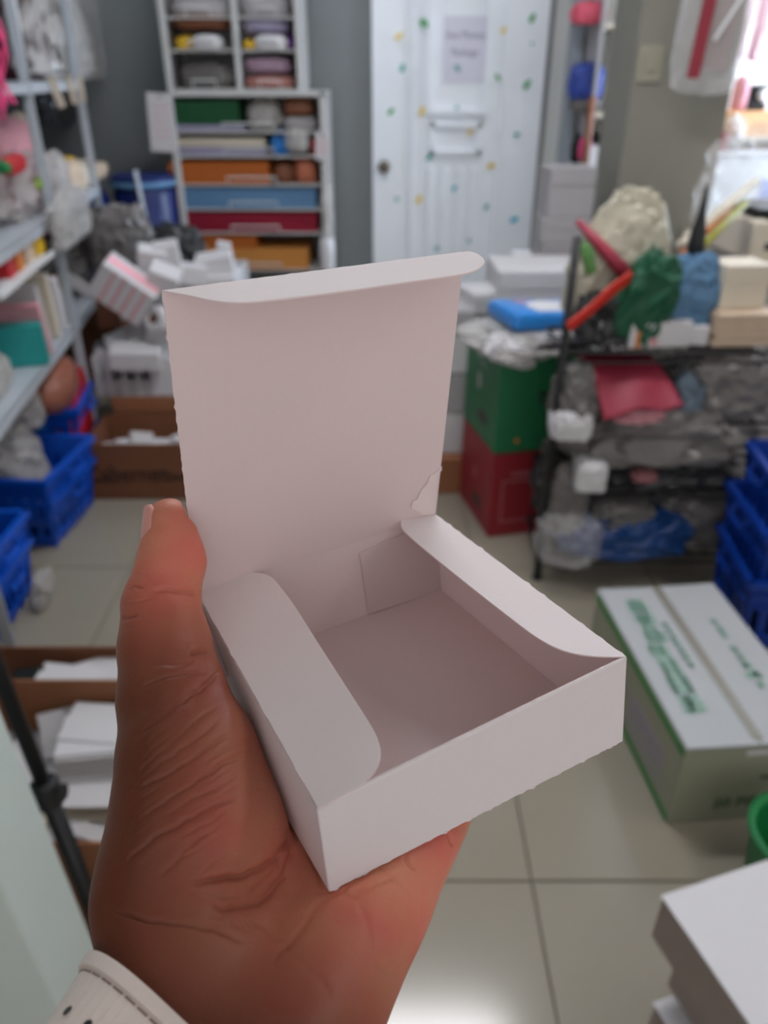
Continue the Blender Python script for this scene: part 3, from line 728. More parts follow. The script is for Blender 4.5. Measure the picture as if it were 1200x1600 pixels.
# top level
Z4, Z3, Z2, Z1 = SZ[3], SZ[2], SZ[1], SZ[0]
sbag('plastic_bag', 'large cloudy clear plastic bag on the upper left shelf', 'bag', m_clear_w, 52, -30, 118, 104, .14, 3, .26, Z4 + .001, pinch=.3)
sbag('plastic_bag', 'clear plastic pack with a bright edge beside the far end of the upper shelf', 'bag', m_clear, 122, -20, 140, 100, .12, 4, .2, Z4 + .001)
sbag('goods_pack', 'dull maroon pack behind the pink ribbon on the upper shelf', 'pack', m_maroon, 28, -10, 52, 106, .24, 9, .2, Z4 + .001)
tag(obj('ruler', MB().box((0, 0, .2), (.006, .03, .4)).mesh('r', .001), m_white, None, shelfp(.42, .1, Z4 + .001), (0, .03, sa)), 'white upright strip standing against the cloudy bag on the upper shelf', 'ruler')
rb = thing('ribbon', 'bundle of hot pink ribbons hanging from the upper left shelf', 'ribbon', shelfp(-.43, -.02, Z4), (0, 0, sa))
rd = random.Random(3)
for k in range(7):
    pts = []; x = rd.uniform(-.0, .02); y = -.05 + k * .022; ln = rd.uniform(.14, .26)
    b = MB()
    for j in range(9):
        t = j / 8; pts.append((x + .015 * math.sin(t * 7 + k), y + .012 * math.sin(t * 9 + k * 2),   .20 - (ln + .06) * t))
    for j in range(8):
        a, c = Vector(pts[j]), Vector(pts[j + 1]); w = Vector((0, .014, 0)); n = Vector((.0015, 0, 0))
        b.add([a - w, a + w, c + w, c - w, a - w + n, a + w + n, c + w + n, c - w + n], [(0, 1, 2, 3), (7, 6, 5, 4), (0, 4, 5, 1), (2, 6, 7, 3), (1, 5, 6, 2), (3, 7, 4, 0)])
    obj('strand', b, m_hot, rb)
for k, (s_, L, w, tl, lb) in enumerate(((.13, .105, .03, .10, 'cream paper tag hanging from the upper shelf edge, nearest the front post'), (.30, .098, .026, .05, 'cream paper tag hanging from the upper shelf edge, middle of three'), (.40, .095, .026, 0, 'cream paper tag hanging from the upper shelf edge, nearest the far end'))):
    tag(obj('hang_tag', MB().box((0, 0, -L / 2), (w * 1.15, .003, L * 1.05)).mesh('t', .001), m_cream, None, shelf_at((78, 106, 123)[k], 120, -.03), (0, (-.28, -.12, 0)[k], -.2)), lb, 'tag', 'paper tags on the shelf edge')
# second level
sbag('goods_pack', 'pinkish clear pack of goods at the left end of the middle shelf', 'pack', m_pinkg, -30, 182, 36, 250, .2, 5, .2, Z3 + .001)
sbag('goods_pack', 'beige pack of goods behind the white bag on the middle shelf', 'pack', m_beige, 8, 178, 52, 236, .3, 6, .12, Z3 + .03)
sbag('plastic_bag', 'big white plastic bag with a green spot slumped on the middle shelf', 'bag', m_clear_w, -25, 236, 78, 300, .14, 7, .2, Z3 + .001, wr=.14)
sbag('green_sticker_bag', 'small lime green packet on the front of the white bag', 'packet', mat('lime', (140, 178, 40), .5), 61, 275, 75, 289, .02, 8, .02, wr=.3)
sbag('red_packet', 'small red packet lying on the white bag at the left', 'packet', m_red, 12, 244, 36, 266, .02, 9, .03, wr=.35)
sbag('green_packet', 'small green packet at the far left edge of the white bag', 'packet', m_green, 2, 254, 12, 268, .02, 10, .03, wr=.35)
tag(obj('long_box', MB().box((0, 0, .045), (.10, .50, .09)).mesh('lb', .006), m_maroon, None, shelfp(.40, .28, Z3 + .145), (0, 0, sa)), 'long maroon wrapped box at the back of the middle shelf', 'box')
tag(obj('long_box', MB().box((0, 0, .071), (.14, .46, .142)).mesh('lb', .003), m_kraft_d, None, shelfp(.40, .28, Z3 + .001), (0, 0, sa)), 'deep brown box under the long maroon wrapped box', 'box')
sbag('plastic_bag', 'black plastic bag on the maroon box behind the hanging tags', 'bag', m_blackbag, 64, 128, 112, 204, .30, 99, .14, Z3 + .236)
sbag('yellow_packet', 'small yellow packet on the middle shelf before the maroon box', 'packet', m_yel, 93, 246, 115, 261, .14, 11, .06, Z3 + .03)
for k, (x0, x1, y0, y1, mm, lb) in enumerate(((100, 118, 252, 274, m_beige, 'nearest the white bag'), (118, 137, 250, 276, m_cream, 'second from the shelf end'), (138, 158, 254, 270, m_beige, 'closest to the far shelf end'))):
    sbag('goods_pack', 'small beige packet on the middle shelf, ' + lb, 'packet', mm, x0, y0, x1, y1, .07, 20 + k, .1, Z3 + .001, group='beige packets on the middle shelf')
sbag('plastic_bag', 'narrow white plastic bag standing by the front post on the middle shelf', 'bag', m_clear_w, 82, 236, 97, 292, .08, 24, .1, Z3 + .001)
sbag('plastic_bag', 'crumpled white plastic bag hanging over the edge of the middle shelf', 'bag', m_clear_w, 88, 298, 138, 356, -.045, 25, .05, wr=.2)
tr = thing('display_tray', 'white display tray on the lower left of the middle shelf', 'tray', shelfp(-.55, .06, .93), (0, 0, sa))
obj('base', MB().lo((-.16, -.32, 0), (.10, .32, .006)), m_white, tr)
obj('front_lip', MB().lo((.094, -.32, .006), (.10, .32, .02)), m_white, tr)
for s0 in (-.3, 0, .3): obj('support', MB().lo((-.16, s0 - .01, .006), (-.15, s0 + .01, .10)), m_white, tr)
for k, (s_, mm, w, h_, lb) in enumerate(((-.72, m_red, .08, .075, 'red'), (-.62, m_orange, .06, .08, 'orange'), (-.50, m_beige, .10, .07, 'beige'), (-.36, m_yel, .10, .085, 'yellow'))):
    tag(obj('small_carton', boxme(.06, w, h_, .003), mm, None, shelfp(s_ + .13, .03, .9505 - .0145), (0, 0, sa)), lb + ' small carton on the white display tray', 'carton', 'cartons on the display tray')
# third level
sbag('goods_pack', 'reddish brown pack at the back of the lower shelf', 'pack', m_maroon, -5, 338, 60, 470, .30, 31, .12, Z2 + .001)
sbag('goods_pack', 'pink grey pack leaning at the back of the lower shelf by the post', 'pack', m_pinkg, 62, 336, 108, 420, .3, 32, .12, Z2 + .14)
sbag('plastic_bag', 'large grey plastic bag at the far end of the lower shelf', 'bag', m_clear_g, 96, 346, 152, 452, .12, 33, .2, Z2 + .001)
for k, (s_, d_, w, h_, tl, mm, lb) in enumerate(((-.34, .1, .035, .22, .16, m_wbox, 'white card pack leaning left of the others on the lower shelf'), (-.26, .08, .03, .24, .12, m_cream, 'cream card pack in the middle of the lower shelf'), (-.16, .08, .05, .2, .1, m_wbox, 'thick white card pack nearest the post on the lower shelf'), (-.48, .06, .03, .19, .2, m_pinkg, 'pink printed card pack behind the teal box'))):
    tag(obj('card_pack', MB().box((0, 0, h_ / 2 + .012), (.16, w, h_)).mesh('cp', .003), mm, None, shelfp(s_ + .04, d_, Z2 + .001), (tl, 0, sa)), lb, 'card pack')
tag(obj('gift_box', boxme(.15, .1, .14, .003), m_teal, None, shelfp(-.50, .055, Z2 + .001), (0, 0, sa + .2)), 'teal cardboard box at the front edge of the lower shelf', 'box')
sbag('plastic_bag', 'white plastic bag at the left edge beside the teal box', 'bag', m_clear_w, -40, 545, 10, 622, .08, 34, .10, Z2 + .001)
for k, (s_, w, h_, z, mm, lb) in enumerate(((.12, .14, .1, 0, m_wbox, 'white carton just behind the front post on the lower shelf'), (.16, .09, .05, .101, m_kraft, 'small brown carton on top of the white carton on the lower shelf'), (-.04, .09, .16, 0, m_gbox, 'grey upright carton at the front post on the lower shelf'))):
    tag(obj('small_carton', boxme(.14, w, h_, .003), mm, None, shelfp(s_, .14, Z2 + .001 + z), (0, 0, sa)), lb, 'carton')
# under the shelf
sbag('round_pot', 'shiny brown round pot under the lower shelf', 'pot', mat('brown_glaze', (150, 92, 74), .25, var=.15), 66, 548, 112, 612, .04, 40, .14, .38, wr=.03, sq=1)
sbag('shopping_bag', 'red shopping bag standing behind the blue crate', 'bag', m_red, 100, 566, 126, 652, .04, 41, .10, .20, wr=.2, sq=.4)
sbag('plastic_bag', 'clear white plastic bag under the lower shelf at the left edge', 'bag', m_clear_w, 34, 592, 58, 645, .10, 42, .10, .38)

# ------------------------------------------------------------------ blue crates on the left
crate('crate', 'blue plastic crate on the floor, lower of the nested pair by the brown carton', m_blue, (-1.39, 2.545, .002), (.47, .36, .20), (0, 0, -.08), 'blue crates on the left')
crate('crate', 'blue plastic crate filled with bags, upper of the nested pair by the brown carton', m_blue, (-1.385, 2.53, .10), (.49, .37, .20), (0, 0, -.10), 'blue crates on the left')
bag('plastic_bag', 'clear plastic bag with pink print in the nearer blue crate', 'bag', m_clear_w, (-1.43, 2.50, .13), (.34, .28, .30), (0, 0, .1), 50, .14)
crate('crate', 'blue plastic crate under the shelf behind the bag filled crate', m_blue, (-1.45, 2.92, .16), (.46, .30, .21), (0, 0, sa), 'blue crates on the left')
crate('crate', 'blue plastic crate under the shelf, supporting the one with the pot', m_navy, (-1.45, 2.92, .002), (.46, .30, .20), (0, 0, sa), 'blue crates on the left')
bag('plastic_bag', 'bright blue and white bag inside the crate under the shelf', 'bag', m_sky_b, (-1.42, 2.88, .19), (.26, .2, .2), (0, 0, 0), 51, .12)
crate('crate', 'blue plastic crate at the left edge of the floor, lower of two', m_blue, (-1.355, 1.93, .002), (.42, .34, .20), (0, 0, .02), 'blue crates at the left edge')
crate('crate', 'blue plastic crate at the left edge of the floor, upper of two', m_blue, (-1.355, 1.935, .10), (.43, .35, .20), (0, 0, .0), 'blue crates at the left edge')
bag('plastic_bag', 'white and black plastic bundle beside the crate at the left edge', 'bag', m_clear_w, (-1.115, 2.03, .001), (.05, .10, .11), (0, .2, .1), 52, .2)

# ------------------------------------------------------------------ cartons at the back left
e, sd = open_carton('carton', 'open brown wine carton with script lettering on the floor', m_kraft_d, (-.86, 2.88, .002), (.64, .30, .245), (0, 0, 0), '')
text('lettering', 'Cabernet', .10, frame3((-.165, -.1515, .112), (1, 0, .02), (0, 0, 1)), m_black, e, .0005, .85)
text('lettering', 'Sauvignon', .058, frame3((.10, -.1515, .108), (1, 0, .03), (0, 0, 1)), m_black, e, .0005, .95)
rd = random.Random(11)
for k in range(9):
    x = -1.1 + .062 * k + rd.uniform(-.01, .01); y = 2.83 + rd.uniform(-.03, .06)
    tag(obj('small_box', boxme(.085, .07, .06, .003), m_wbox, None, (x, y, .13 + .03 * (k % 3)), (rd.uniform(-.5, .5), rd.uniform(-.4, .4), rd.uniform(-1, 1))), 'small white paper box heaped in the brown wine carton, ' + ('at its left end', 'second from its left end', 'third from its left end', 'fourth from its left end', 'in the middle of the heap', 'sixth from its left end', 'seventh from its left end', 'second from its right end', 'at its right end')[k], 'box', 'boxes in the wine carton')
tag(obj('carton_filler', MB().lo((-1.16, 2.745, .01), (-.56, 3.015, .13)).mesh('fl', .01), m_gbox, None), 'grey layer of folded boxes at the bottom of the brown wine carton', 'folded boxes')
simple_box('carton', 'closed brown carton standing behind the wine carton under white boxes', 'carton', m_kraft, (-.85, 3.27, .002), (.62, .40, .30), lid=True)
# white box pile on it : (pixel x, y of centre, Y, size, rot, extra, label)
def pbox(px, py, Y, size, rot, label, m=m_wbox, group='white boxes piled on the brown carton', bev=.003):
    p = atY(px, py, Y); w, d, h = size
    me = MB().box((0, 0, 0), size).mesh('pb', bev); o = obj('small_box', me, m, None, p, rot); return tag(o, label, 'box', group)
ZB = .31
for k in range(6):
    p = atY(166 + k * 22, 600, 3.12)
    t = thing('slotted_box', 'white slotted box standing in a row on the brown carton, %s' % ('leftmost', 'second from left', 'third from left', 'fourth from left', 'fifth from left', 'rightmost')[k], 'box', (p.x, 3.14, ZB), (0, 0, .05), 'row of slotted white boxes')
    obj('back_panel', MB().lo((-.027, .05, 0), (.027, .055, .17)).mesh('a', .001), m_wbox, t)
    for s in (-1, 1): obj('side_panel', MB().lo((s * .027 - .003, -.06, 0), (s * .027 + .003, .05, .17)).mesh('a', .001), m_wbox, t)
    obj('base_panel', MB().lo((-.024, -.06, 0), (.024, .05, .006)), m_gbox, t)
    obj('front_panel', MB().lo((-.024, -.06, .006), (.024, -.055, .07 if k < 4 else .165)).mesh('a', .001), m_gbox if k < 4 else m_wbox, t)
pbox(214, 556, 3.10, (.20, .13, .075), (.1, .05, .1), 'white box lying flat on top of the slotted row')
pbox(196, 536, 3.22, (.15, .12, .07), (.2, -.25, .4), 'white box lying behind the flat one on the slotted row')
pbox(224, 526, 3.26, (.09, .10, .16), (.1, .18, -.1), 'upright grey white box in the middle of the pile', m_gbox)
pbox(165, 560, 3.26, (.08, .1, .12), (.1, .1, .2), 'grey box at the left foot of the pile', m_gbox)
rl = thing('tissue_roll', 'white paper roll with a dark core hole leaning on the pile', 'roll', atY(252, 500, 3.15), (1.25, 0, -.45), None)
obj('paper', MB().lathe([(.018, -.05), (.052, -.05), (.055, -.046), (.055, .046), (.052, .05), (.018, .05), (.018, -.05)], 24, caps=False).mesh('r', 0, True), m_wbox, rl)
obj('core', MB().lathe([(.015, -.0515), (.0185, -.0515), (.0185, .0515), (.015, .0515), (.015, -.0515)], 20, caps=False), m_kraft_d, rl)
pbox(250, 530, 3.2, (.1, .09, .14), (.2, .6, -.2), 'white box wedged under the paper roll')
st = thing('striped_box', 'tilted white box with pink stripes on top of the pile', 'box', atY(196, 452, 3.16), (.25, math.radians(38), .1))
obj('body', MB().box((0, 0, 0), (.23, .12, .16)).mesh('b', .003), m_wbox, st)
for k in range(4): obj('stripe', MB().box((-.06 + .045 * k, -.0603, .0), (.012, .001, .15)), m_pinkg, st)
m_pk = mat('light_pink', (246, 176, 190), .5)
obj('pink_end', MB().box((0, 0, .0806), (.22, .05, .001)), m_pk, st)
obj('open_flap', MB().box((-.165, -.045, -.076), (.13, .004, .05)).mesh('f', .001), m_wbox, st)
for (px, py, Y, sz, r, lb) in ((236, 410, 3.3, (.11, .1, .12), (.2, .2, .3), 'white box with pinkish sheen on the top of the pile'), (262, 402, 3.35, (.10, .1, .12), (.1, -.1, .2), 'square white box at the top behind the paper box lid'), (256, 436, 3.2, (.12, .1, .09), (.3, .4, .1), 'white box directly under the top of the pile'),
        (300, 428, 3.4, (.12, .1, .08), (0, .2, .4), 'white box just above the paper box flap'), (336, 412, 3.5, (.16, .12, .08), (.1, -.12, .1), 'white carton with an orange dot above the flap'), (348, 400, 3.6, (.06, .06, .12), (0, .2, .1), 'narrow white box standing above the flap'), (232, 470, 3.3, (.2, .14, .15), (.1, .2, .1), 'white box inside the heap behind the striped box'), (245, 575, 3.33, (.24, .16, .28), (0, 0, 0), 'tall white box holding up the heap from behind'), (330, 520, 3.5, (.30, .22, .55), (0, 0, 0), 'tall white carton hidden behind the raised lid')):
    o = pbox(px, py, Y, sz, r, lb)
    if 'orange dot' in lb: obj('printed_dot', MB().tube([(-.04, -.0605, .0), (-.04, -.0615, .0)], .016, 14), m_orange, o)
pbox(170, 488, 3.35, (.1, .08, .12), (.1, .1, .4), 'brown paper box in the dark gap beside the shelf', m_brown)
bag('plastic_bag', 'grey crumpled bag with a teal spot between the shelf and the pile', 'bag', m_clear_g, (-1.20, 3.62, .72), (.26, .2, .26), (0, 0, 0), 60, .16)
bag('plastic_bag', 'dark bag behind the striped box beside the drawer tower', 'bag', m_blackbag, (-1.0, 3.75, .70), (.28, .2, .18), (0, 0, 0), 61, .16)
simple_box('carton', 'tall grey carton behind the pile carrying crumpled bags', 'carton', m_gbox, (-.93, 3.72, .002), (.52, .34, .70))
# blue drum and pole
dr = thing('drum', 'dark blue plastic drum by the back wall', 'drum', (-1.28, 4.42, .002))
obj('body', MB().lathe([(.15, 0), (.165, .02), (.165, .3), (.172, .31), (.165, .32), (.165, .62), (.172, .63), (.165, .64), (.165, .95), (.15, .99)], 28).mesh('d', 0, True), m_navy, dr)
obj('lid', MB().lathe([(.168, .99), (.172, 1.0), (.172, 1.03), (.15, 1.04), (.02, 1.04)], 28), m_navy, dr)
obj('lid_band', MB().lathe([(.174, .985), (.177, .99), (.177, 1.005), (.174, 1.01)], 28), m_cyan, dr)
bag('blue_sack', 'dark blue sack hanging by the far shelf end', 'sack', m_navy, (-1.56, 4.25, .605), (.26, .22, .40), (0, 0, 0), 62, .1)
simple_box('carton', 'dark brown carton under the blue sack by the back wall', 'carton', m_kraft_d, (-1.60, 4.28, .002), (.32, .34, .595))
pt0 = atY(211, 266, 4.2); pt1 = atY(234, 374, 4.2)
tag(obj('broom_pole', MB().tube([pt0, pt1, (pt1.x + (pt1.x - pt0.x) * 1.95, pt1.y + (pt1.y - pt0.y) * 1.95, pt1.z + (pt1.z - pt0.z) * 1.95)], .011, 10).mesh('p', 0, True), m_white_metal, None), 'thin grey pole leaning before the blue drum', 'pole')

# ------------------------------------------------------------------ drawer tower
YD = 4.40
def dX(px, py): return atY(px, py, YD).x
def dZ(py): return atY(400, py, YD).z
tw = thing('drawer_tower', 'white drawer tower full of coloured paper against the back wall', 'drawers', ((dX(262, 143) + dX(503, 143)) / 2, YD, 0))
TXc = tw.location.x; L0, L1 = dX(262, 143) - TXc, dX(503, 143) - TXc; ZT = dZ(143)
m_fr = mat('white_frame', (200, 200, 198), .45, var=.03)
for x in (L0, L1):
    for y in (.012, .40): obj('post', MB().lo((x - .016, y - .012, 0), (x + .016, y + .012, ZT)).mesh('p', .003), m_fr, tw)
obj('top_panel', MB().lo((L0 - .016, 0, ZT - .022), (L1 + .016, .412, ZT)).mesh('p', .003), m_fr, tw)
obj('side_panel', MB().lo((L0 - .004, .02, .05), (L0 + .002, .39, ZT - .03)), m_gbox, tw)
obj('side_panel', MB().lo((L1 - .002, .02, .05), (L1 + .004, .39, ZT - .03)), m_gbox, tw)
obj('back_panel', MB().lo((L0, .395, .05), (L1, .40, ZT - .03)), m_gbox, tw)
rows = [208, 246, 291, 329, 366, 424]
zr = [dZ(y) for y in rows]
while zr[-1] > .2: zr.append(zr[-1] - .17)
def drawer(x0, x1, z, y0=.0, parent=tw, hx=None):
    b = MB().lo((x0 + .02, y0 + .02, z), (x1 - .02, y0 + .38, z + .005)).lo((x0 + .02, y0 + .014, z - .001), (x1 - .02, y0 + .02, z + .008))
    t = obj('drawer', b, m_fr, parent)
    hx = hx if hx is not None else (x0 + x1) / 2
    obj('handle', MB().tube([(hx - .13 * (x1 - x0) / .775, y0 + .012, z + .005), (hx - .13 * (x1 - x0) / .775, y0 - .018, z + .045), (hx + .13 * (x1 - x0) / .775, y0 - .018, z + .045), (hx + .13 * (x1 - x0) / .775, y0 + .012, z + .005)], .0045, 6), m_fr, t)
for z in zr: drawer(L0, L1, z, hx=.0)
U0, U1, UM = dX(250, 20) - TXc, dX(463, 20) - TXc, dX(364, 20) - TXc
for x in (U0, UM, U1):
    for y in (.03, .38): obj('post', MB().lo((x - .014, y - .012, ZT), (x + .014, y + .012, ZT + .62)).mesh('p', .003), m_fr, tw)
obj('upper_side_panel', MB().lo((U0 - .003, .03, ZT), (U0 + .003, .37, ZT + .6)), m_gbox, tw)
obj('upper_side_panel', MB().lo((U1 - .003, .03, ZT), (U1 + .003, .37, ZT + .6)), m_gbox, tw)
obj('upper_back_panel', MB().lo((U0, .372, ZT), (U1, .378, ZT + .6)), m_gbox, tw)
obj('upper_top_panel', MB().lo((U0 - .014, .02, ZT + .6), (U1 + .014, .40, ZT + .62)), m_fr, tw)
for z in (ZT + .004, dZ(80), dZ(28)):
    drawer(U0, UM, z, .02); drawer(UM, U1, z, .02)
def ream(px0, py0, px1, py1, m, label, z=None, dep=.3, yo=.035, n=6, seed=1):
    x0, x1 = dX(px0, py1), dX(px1, py1); zb = z if z is not None else dZ(py1); h = dZ(py0) - dZ(py1)
    return paper_stack('paper_stack', label, 'paper stack', m, ((x0 + x1) / 2, YD + yo + dep / 2, zb), (x1 - x0, dep, max(.012, h)), n=n, seed=seed, group='coloured paper in the drawer tower', jit=.003)
T5 = .006
ream(272, 160, 372, 199, m_gpap, 'deep green paper stack in the top drawer of the lower tower', zr[0] + T5 + .03)
ream(274, 200, 378, 210, m_lav, 'thin lavender paper layer under the green stack', zr[0] + T5, dep=.31)
ream(276, 218, 412, 231, m_cream, 'cream paper stack in the second drawer from the top', zr[1] + T5 + .042)
ream(274, 233, 414, 246, m_lav, 'blue lavender paper layer under the cream stack', zr[1] + T5, dep=.31)
ream(264, 254, 420, 289, m_opap, 'burnt orange paper stack in the third drawer', zr[2] + T5)
ream(282, 297, 494, 329, m_cyan, 'wide steel blue paper stack in the fourth drawer', zr[3] + T5)
ream(270, 300, 283, 331, m_hot, 'hot pink paper edge beside the steel blue stack', zr[3] + T5)
ream(278, 334, 495, 365, m_crim, 'crimson paper stack in the fifth drawer', zr[4] + T5)
ream(282, 374, 400, 396, m_opap, 'rust brown paper layer above the kraft envelopes', zr[5] + T5 + .112)
ream(296, 392, 482, 424, m_opap2, 'kraft envelope stack in the drawer above the paper box', zr[5] + T5)
def lump(px0, py0, px1, py1, m, label, z, cat='pack', yo=.06, dep=.2, seed=0, name='goods_pack', Y0=None):
    x0, x1 = dX(px0, py1), dX(px1, py1); h = dZ(py0) - dZ(py1)
    return bag(name, label, cat, m, ((x0 + x1) / 2, YD + yo + dep / 2, z), (x1 - x0, dep, h), (0, 0, 0), seed, .08)
lump(384, 154, 436, 206, m_clear_w, 'clear bag of greenish goods in the top drawer', zr[0] + T5, 'bag', seed=70, name='plastic_bag')
lump(440, 154, 488, 184, m_brown, 'brown pack in the right corner of the top drawer', zr[0] + T5 + .07, seed=71)
lump(440, 184, 492, 208, m_gbox, 'grey pack under the brown pack in the top drawer', zr[0] + T5, seed=72)
lump(420, 212, 455, 250, m_sky_b, 'bright blue packet in the second drawer', zr[1] + T5, seed=73)
lump(446, 204, 482, 240, m_clear_w, 'white plastic packet beside the blue one in the second drawer', zr[1] + T5 + .02, yo=.0, dep=.1, seed=74)
lump(484, 220, 496, 248, m_red, 'red packet at the right edge of the second drawer', zr[1] + T5, seed=75)
lump(424, 254, 458, 288, m_brown, 'dark brown packet in the right half of the third drawer', zr[2] + T5, seed=76)
lump(458, 240, 494, 284, mat('terracotta', (190, 112, 84), .6), 'terracotta packet at the right edge of the third drawer', zr[2] + T5, seed=77)
UZ = [ZT + .01, dZ(80) + T5, dZ(28) + T5]
lump(264, 28, 354, 58, m_brown, 'brown and gold goods in the upper left drawer', UZ[1] + .09, seed=78)
lump(268, 58, 300, 82, m_yel, 'yellow packet in the upper left drawer', UZ[1], seed=79)
lump(300, 66, 346, 90, m_wbox, 'white packet in the upper left drawer', UZ[1], yo=.02, dep=.1, seed=80)
lump(276, 92, 358, 134, m_clear_g, 'grey clear goods in the bottom upper left drawer', UZ[0], seed=81)
lump(376, 36, 448, 68, m_lav, 'lavender packet in the upper right drawer', UZ[1] + .07, seed=82)
lump(376, 64, 400, 82, m_yel, 'yellow packet in the upper right drawer', UZ[1], seed=83)
lump(398, 56, 446, 80, m_wbox, 'white packet in the upper right drawer', UZ[1], yo=.02, dep=.1, seed=84)
lump(442, 48, 458, 72, mat('purple_goods', (90, 40, 120), .5), 'small purple packet at the right edge of the upper tower', UZ[1], seed=85)
lump(378, 86, 450, 112, mat('mauve_goods', (168, 140, 160), .5), 'mauve packet in the bottom upper right drawer', UZ[0] + .07, seed=86)
lump(378, 112, 456, 134, mat('rose_goods', (184, 128, 120), .5), 'rose packet under the mauve one in the upper right drawer', UZ[0], seed=87)
lump(372, -10, 446, 28, m_gbox, 'grey packet at the very top of the drawer tower', UZ[2], seed=88)
lump(262, -6, 352, 26, m_gbox, 'grey brown packet at the top left of the drawer tower', UZ[2], seed=89)
def tagcard(px0, py0, px1, py1, Y, label, tilt):
    p = atY((px0 + px1) / 2, (py0 + py1) / 2, Y); w = atY(px1, py0, Y).x - atY(px0, py0, Y).x; h = atY(px0, py0, Y).z - atY(px0, py1, Y).z
    t = thing('label_card', label, 'card', p, (0, tilt, 0), 'cards on the drawer tower')
    obj('card', MB().box((0, 0, 0), (w, .004, h)).mesh('c', .001), m_wbox, t)
    obj('punch_hole', MB().tube([(0, -.0022, h * .44), (0, -.003, h * .44)], .006, 10), m_dark_metal, t)
    for k in range(5): obj('printed_line', MB().box((0, -.0022, h * (.28 - .13 * k)), (w * (.7 - .08 * (k % 3)), .0006, .004)), m_pinkg, t)
tagcard(232, 146, 273, 238, YD - .02, 'tall white printed card hanging at the left of the drawer tower', .05)
tagcard(493, 208, 513, 250, YD - .02, 'small white card hanging at the right post of the drawer tower', .04)
lump(502, 288, 520, 372, m_clear_w, 'clear plastic bag hanging beside the right post of the drawer tower', dZ(372), 'bag', seed=90, yo=.0, dep=.12, name='plastic_bag')
lump(500, 370, 522, 424, m_wbox, 'white packet at the foot of the hanging clear bag', dZ(424), seed=91, yo=-.01, dep=.12)
# ------------------------------------------------------------------ cartons in the left foreground, beyond the partition
e, sd = open_carton('carton', 'long brown carton at the lower left holding loose white papers', m_kraft_d, (-.80, 1.37, .002), (.90, .155, .30))
e, sd = open_carton('carton', 'open brown carton at the lower left filled with flat white boxes', m_kraft, (-.70, 1.065, .002), (.72, .41, .355))
rd = random.Random(5)
def flatbox(px, py, z, size, rz, label, tilt=(0, 0), m=m_wbox, n=1):
    p = atZ(px, py, z); w, d, h = size; t = thing('flat_box', label, 'flat box', (p.x, p.y, z), (tilt[0], tilt[1], rz), 'flat white boxes in the brown carton')
    obj('panel', MB().box((0, 0, h / 2), (w, d, h)).mesh('fb', .0008), m, t)
    obj('glue_flap', MB().box((w / 2 + .012, 0, h / 2), (.024, d * .8, .002)), m, t)
    return t
def ribbed_stack(px, py, z, size, rz, label, n=9, m=m_wbox, seed=1):
    p = atZ(px, py, z); return paper_stack('box_stack', label, 'box stack', m, (p.x, p.y, z), size, (0, 0, rz), n, seed, None, .006)
tag(obj('carton_filler', MB().lo((-1.03, .90, .01), (-.38, 1.23, .16)).mesh('f', .01), m_gbox, None), 'bottom layer of flattened boxes in the open foreground carton', 'folded boxes')
tag(obj('carton_filler', MB().lo((-1.2, 1.305, .01), (-.40, 1.435, .20)).mesh('f', .01), m_gbox, None), 'bottom layer of papers in the long foreground carton', 'papers')
ribbed_stack(168, 1185, .215, (.17, .12, .075), .12, 'thick white stack of flattened boxes in the open foreground carton', 12, m_wbox, 3)
ribbed_stack(70, 1215, .165, (.22, .16, .05), -.1, 'pinkish white stack of flattened boxes at the left of the open carton', 8, m_gbox, 4)
flatbox(110, 1140, .262, (.12, .10, .004), .5, 'pale grey flat box leaning at the back of the open carton', (.55, .1), m_gbox)
flatbox(150, 1130, .296, (.13, .10, .004), -.1, 'white flat box lying on the thick stack', (.12, 0))
flatbox(140, 1215, .205, (.20, .09, .004), .15, 'long white flat box across the middle of the open carton', (.1, -.05))
flatbox(160, 1235, .225, (.18, .08, .003), .05, 'thin white flat box overlapping the long one', (.12, .05))
flatbox(60, 1190, .225, (.10, .12, .004), .3, 'white flat box at the left edge of the open carton', (.25, .1))
flatbox(150, 1262, .175, (.2, .07, .02), .06, 'beige sided box near the front of the open carton', (.35, 0), m_cream)
flatbox(140, 1290, .165, (.16, .06, .006), .1, 'white flat box at the front of the open carton', (.15, 0))
flatbox(140, 1300, .185, (.12, .03, .004), -.2, 'narrow white strip at the front wall of the open carton', (.3, .1))
for (px, py, z, sz, rz, tl, lb) in ((150, 1052, .26, (.16, .09, .003), .35, (.2, -.1), 'white paper sheet rising to a point in the long carton'), (110, 1060, .262, (.16, .08, .003), -.1, (.1, .05), 'white paper sheet flat in the long carton'), (185, 1050, .25, (.14, .08, .003), .1, (.25, .0), 'white paper sheet at the right of the long carton')):
    p = atZ(px, py, z); tag(obj('paper_sheet', MB().box((0, 0, 0), sz), m_wbox, None, (p.x, p.y, z), (tl[0], tl[1], rz)), lb, 'paper')
p = atZ(45, 1058, .26)
tag(obj('film_strip', MB().box((0, 0, 0), (.07, .05, .012)).mesh('x', .003), m_dark_metal, None, p, (.3, 0, .2)), 'small dark grey pack in the long foreground carton', 'pack')
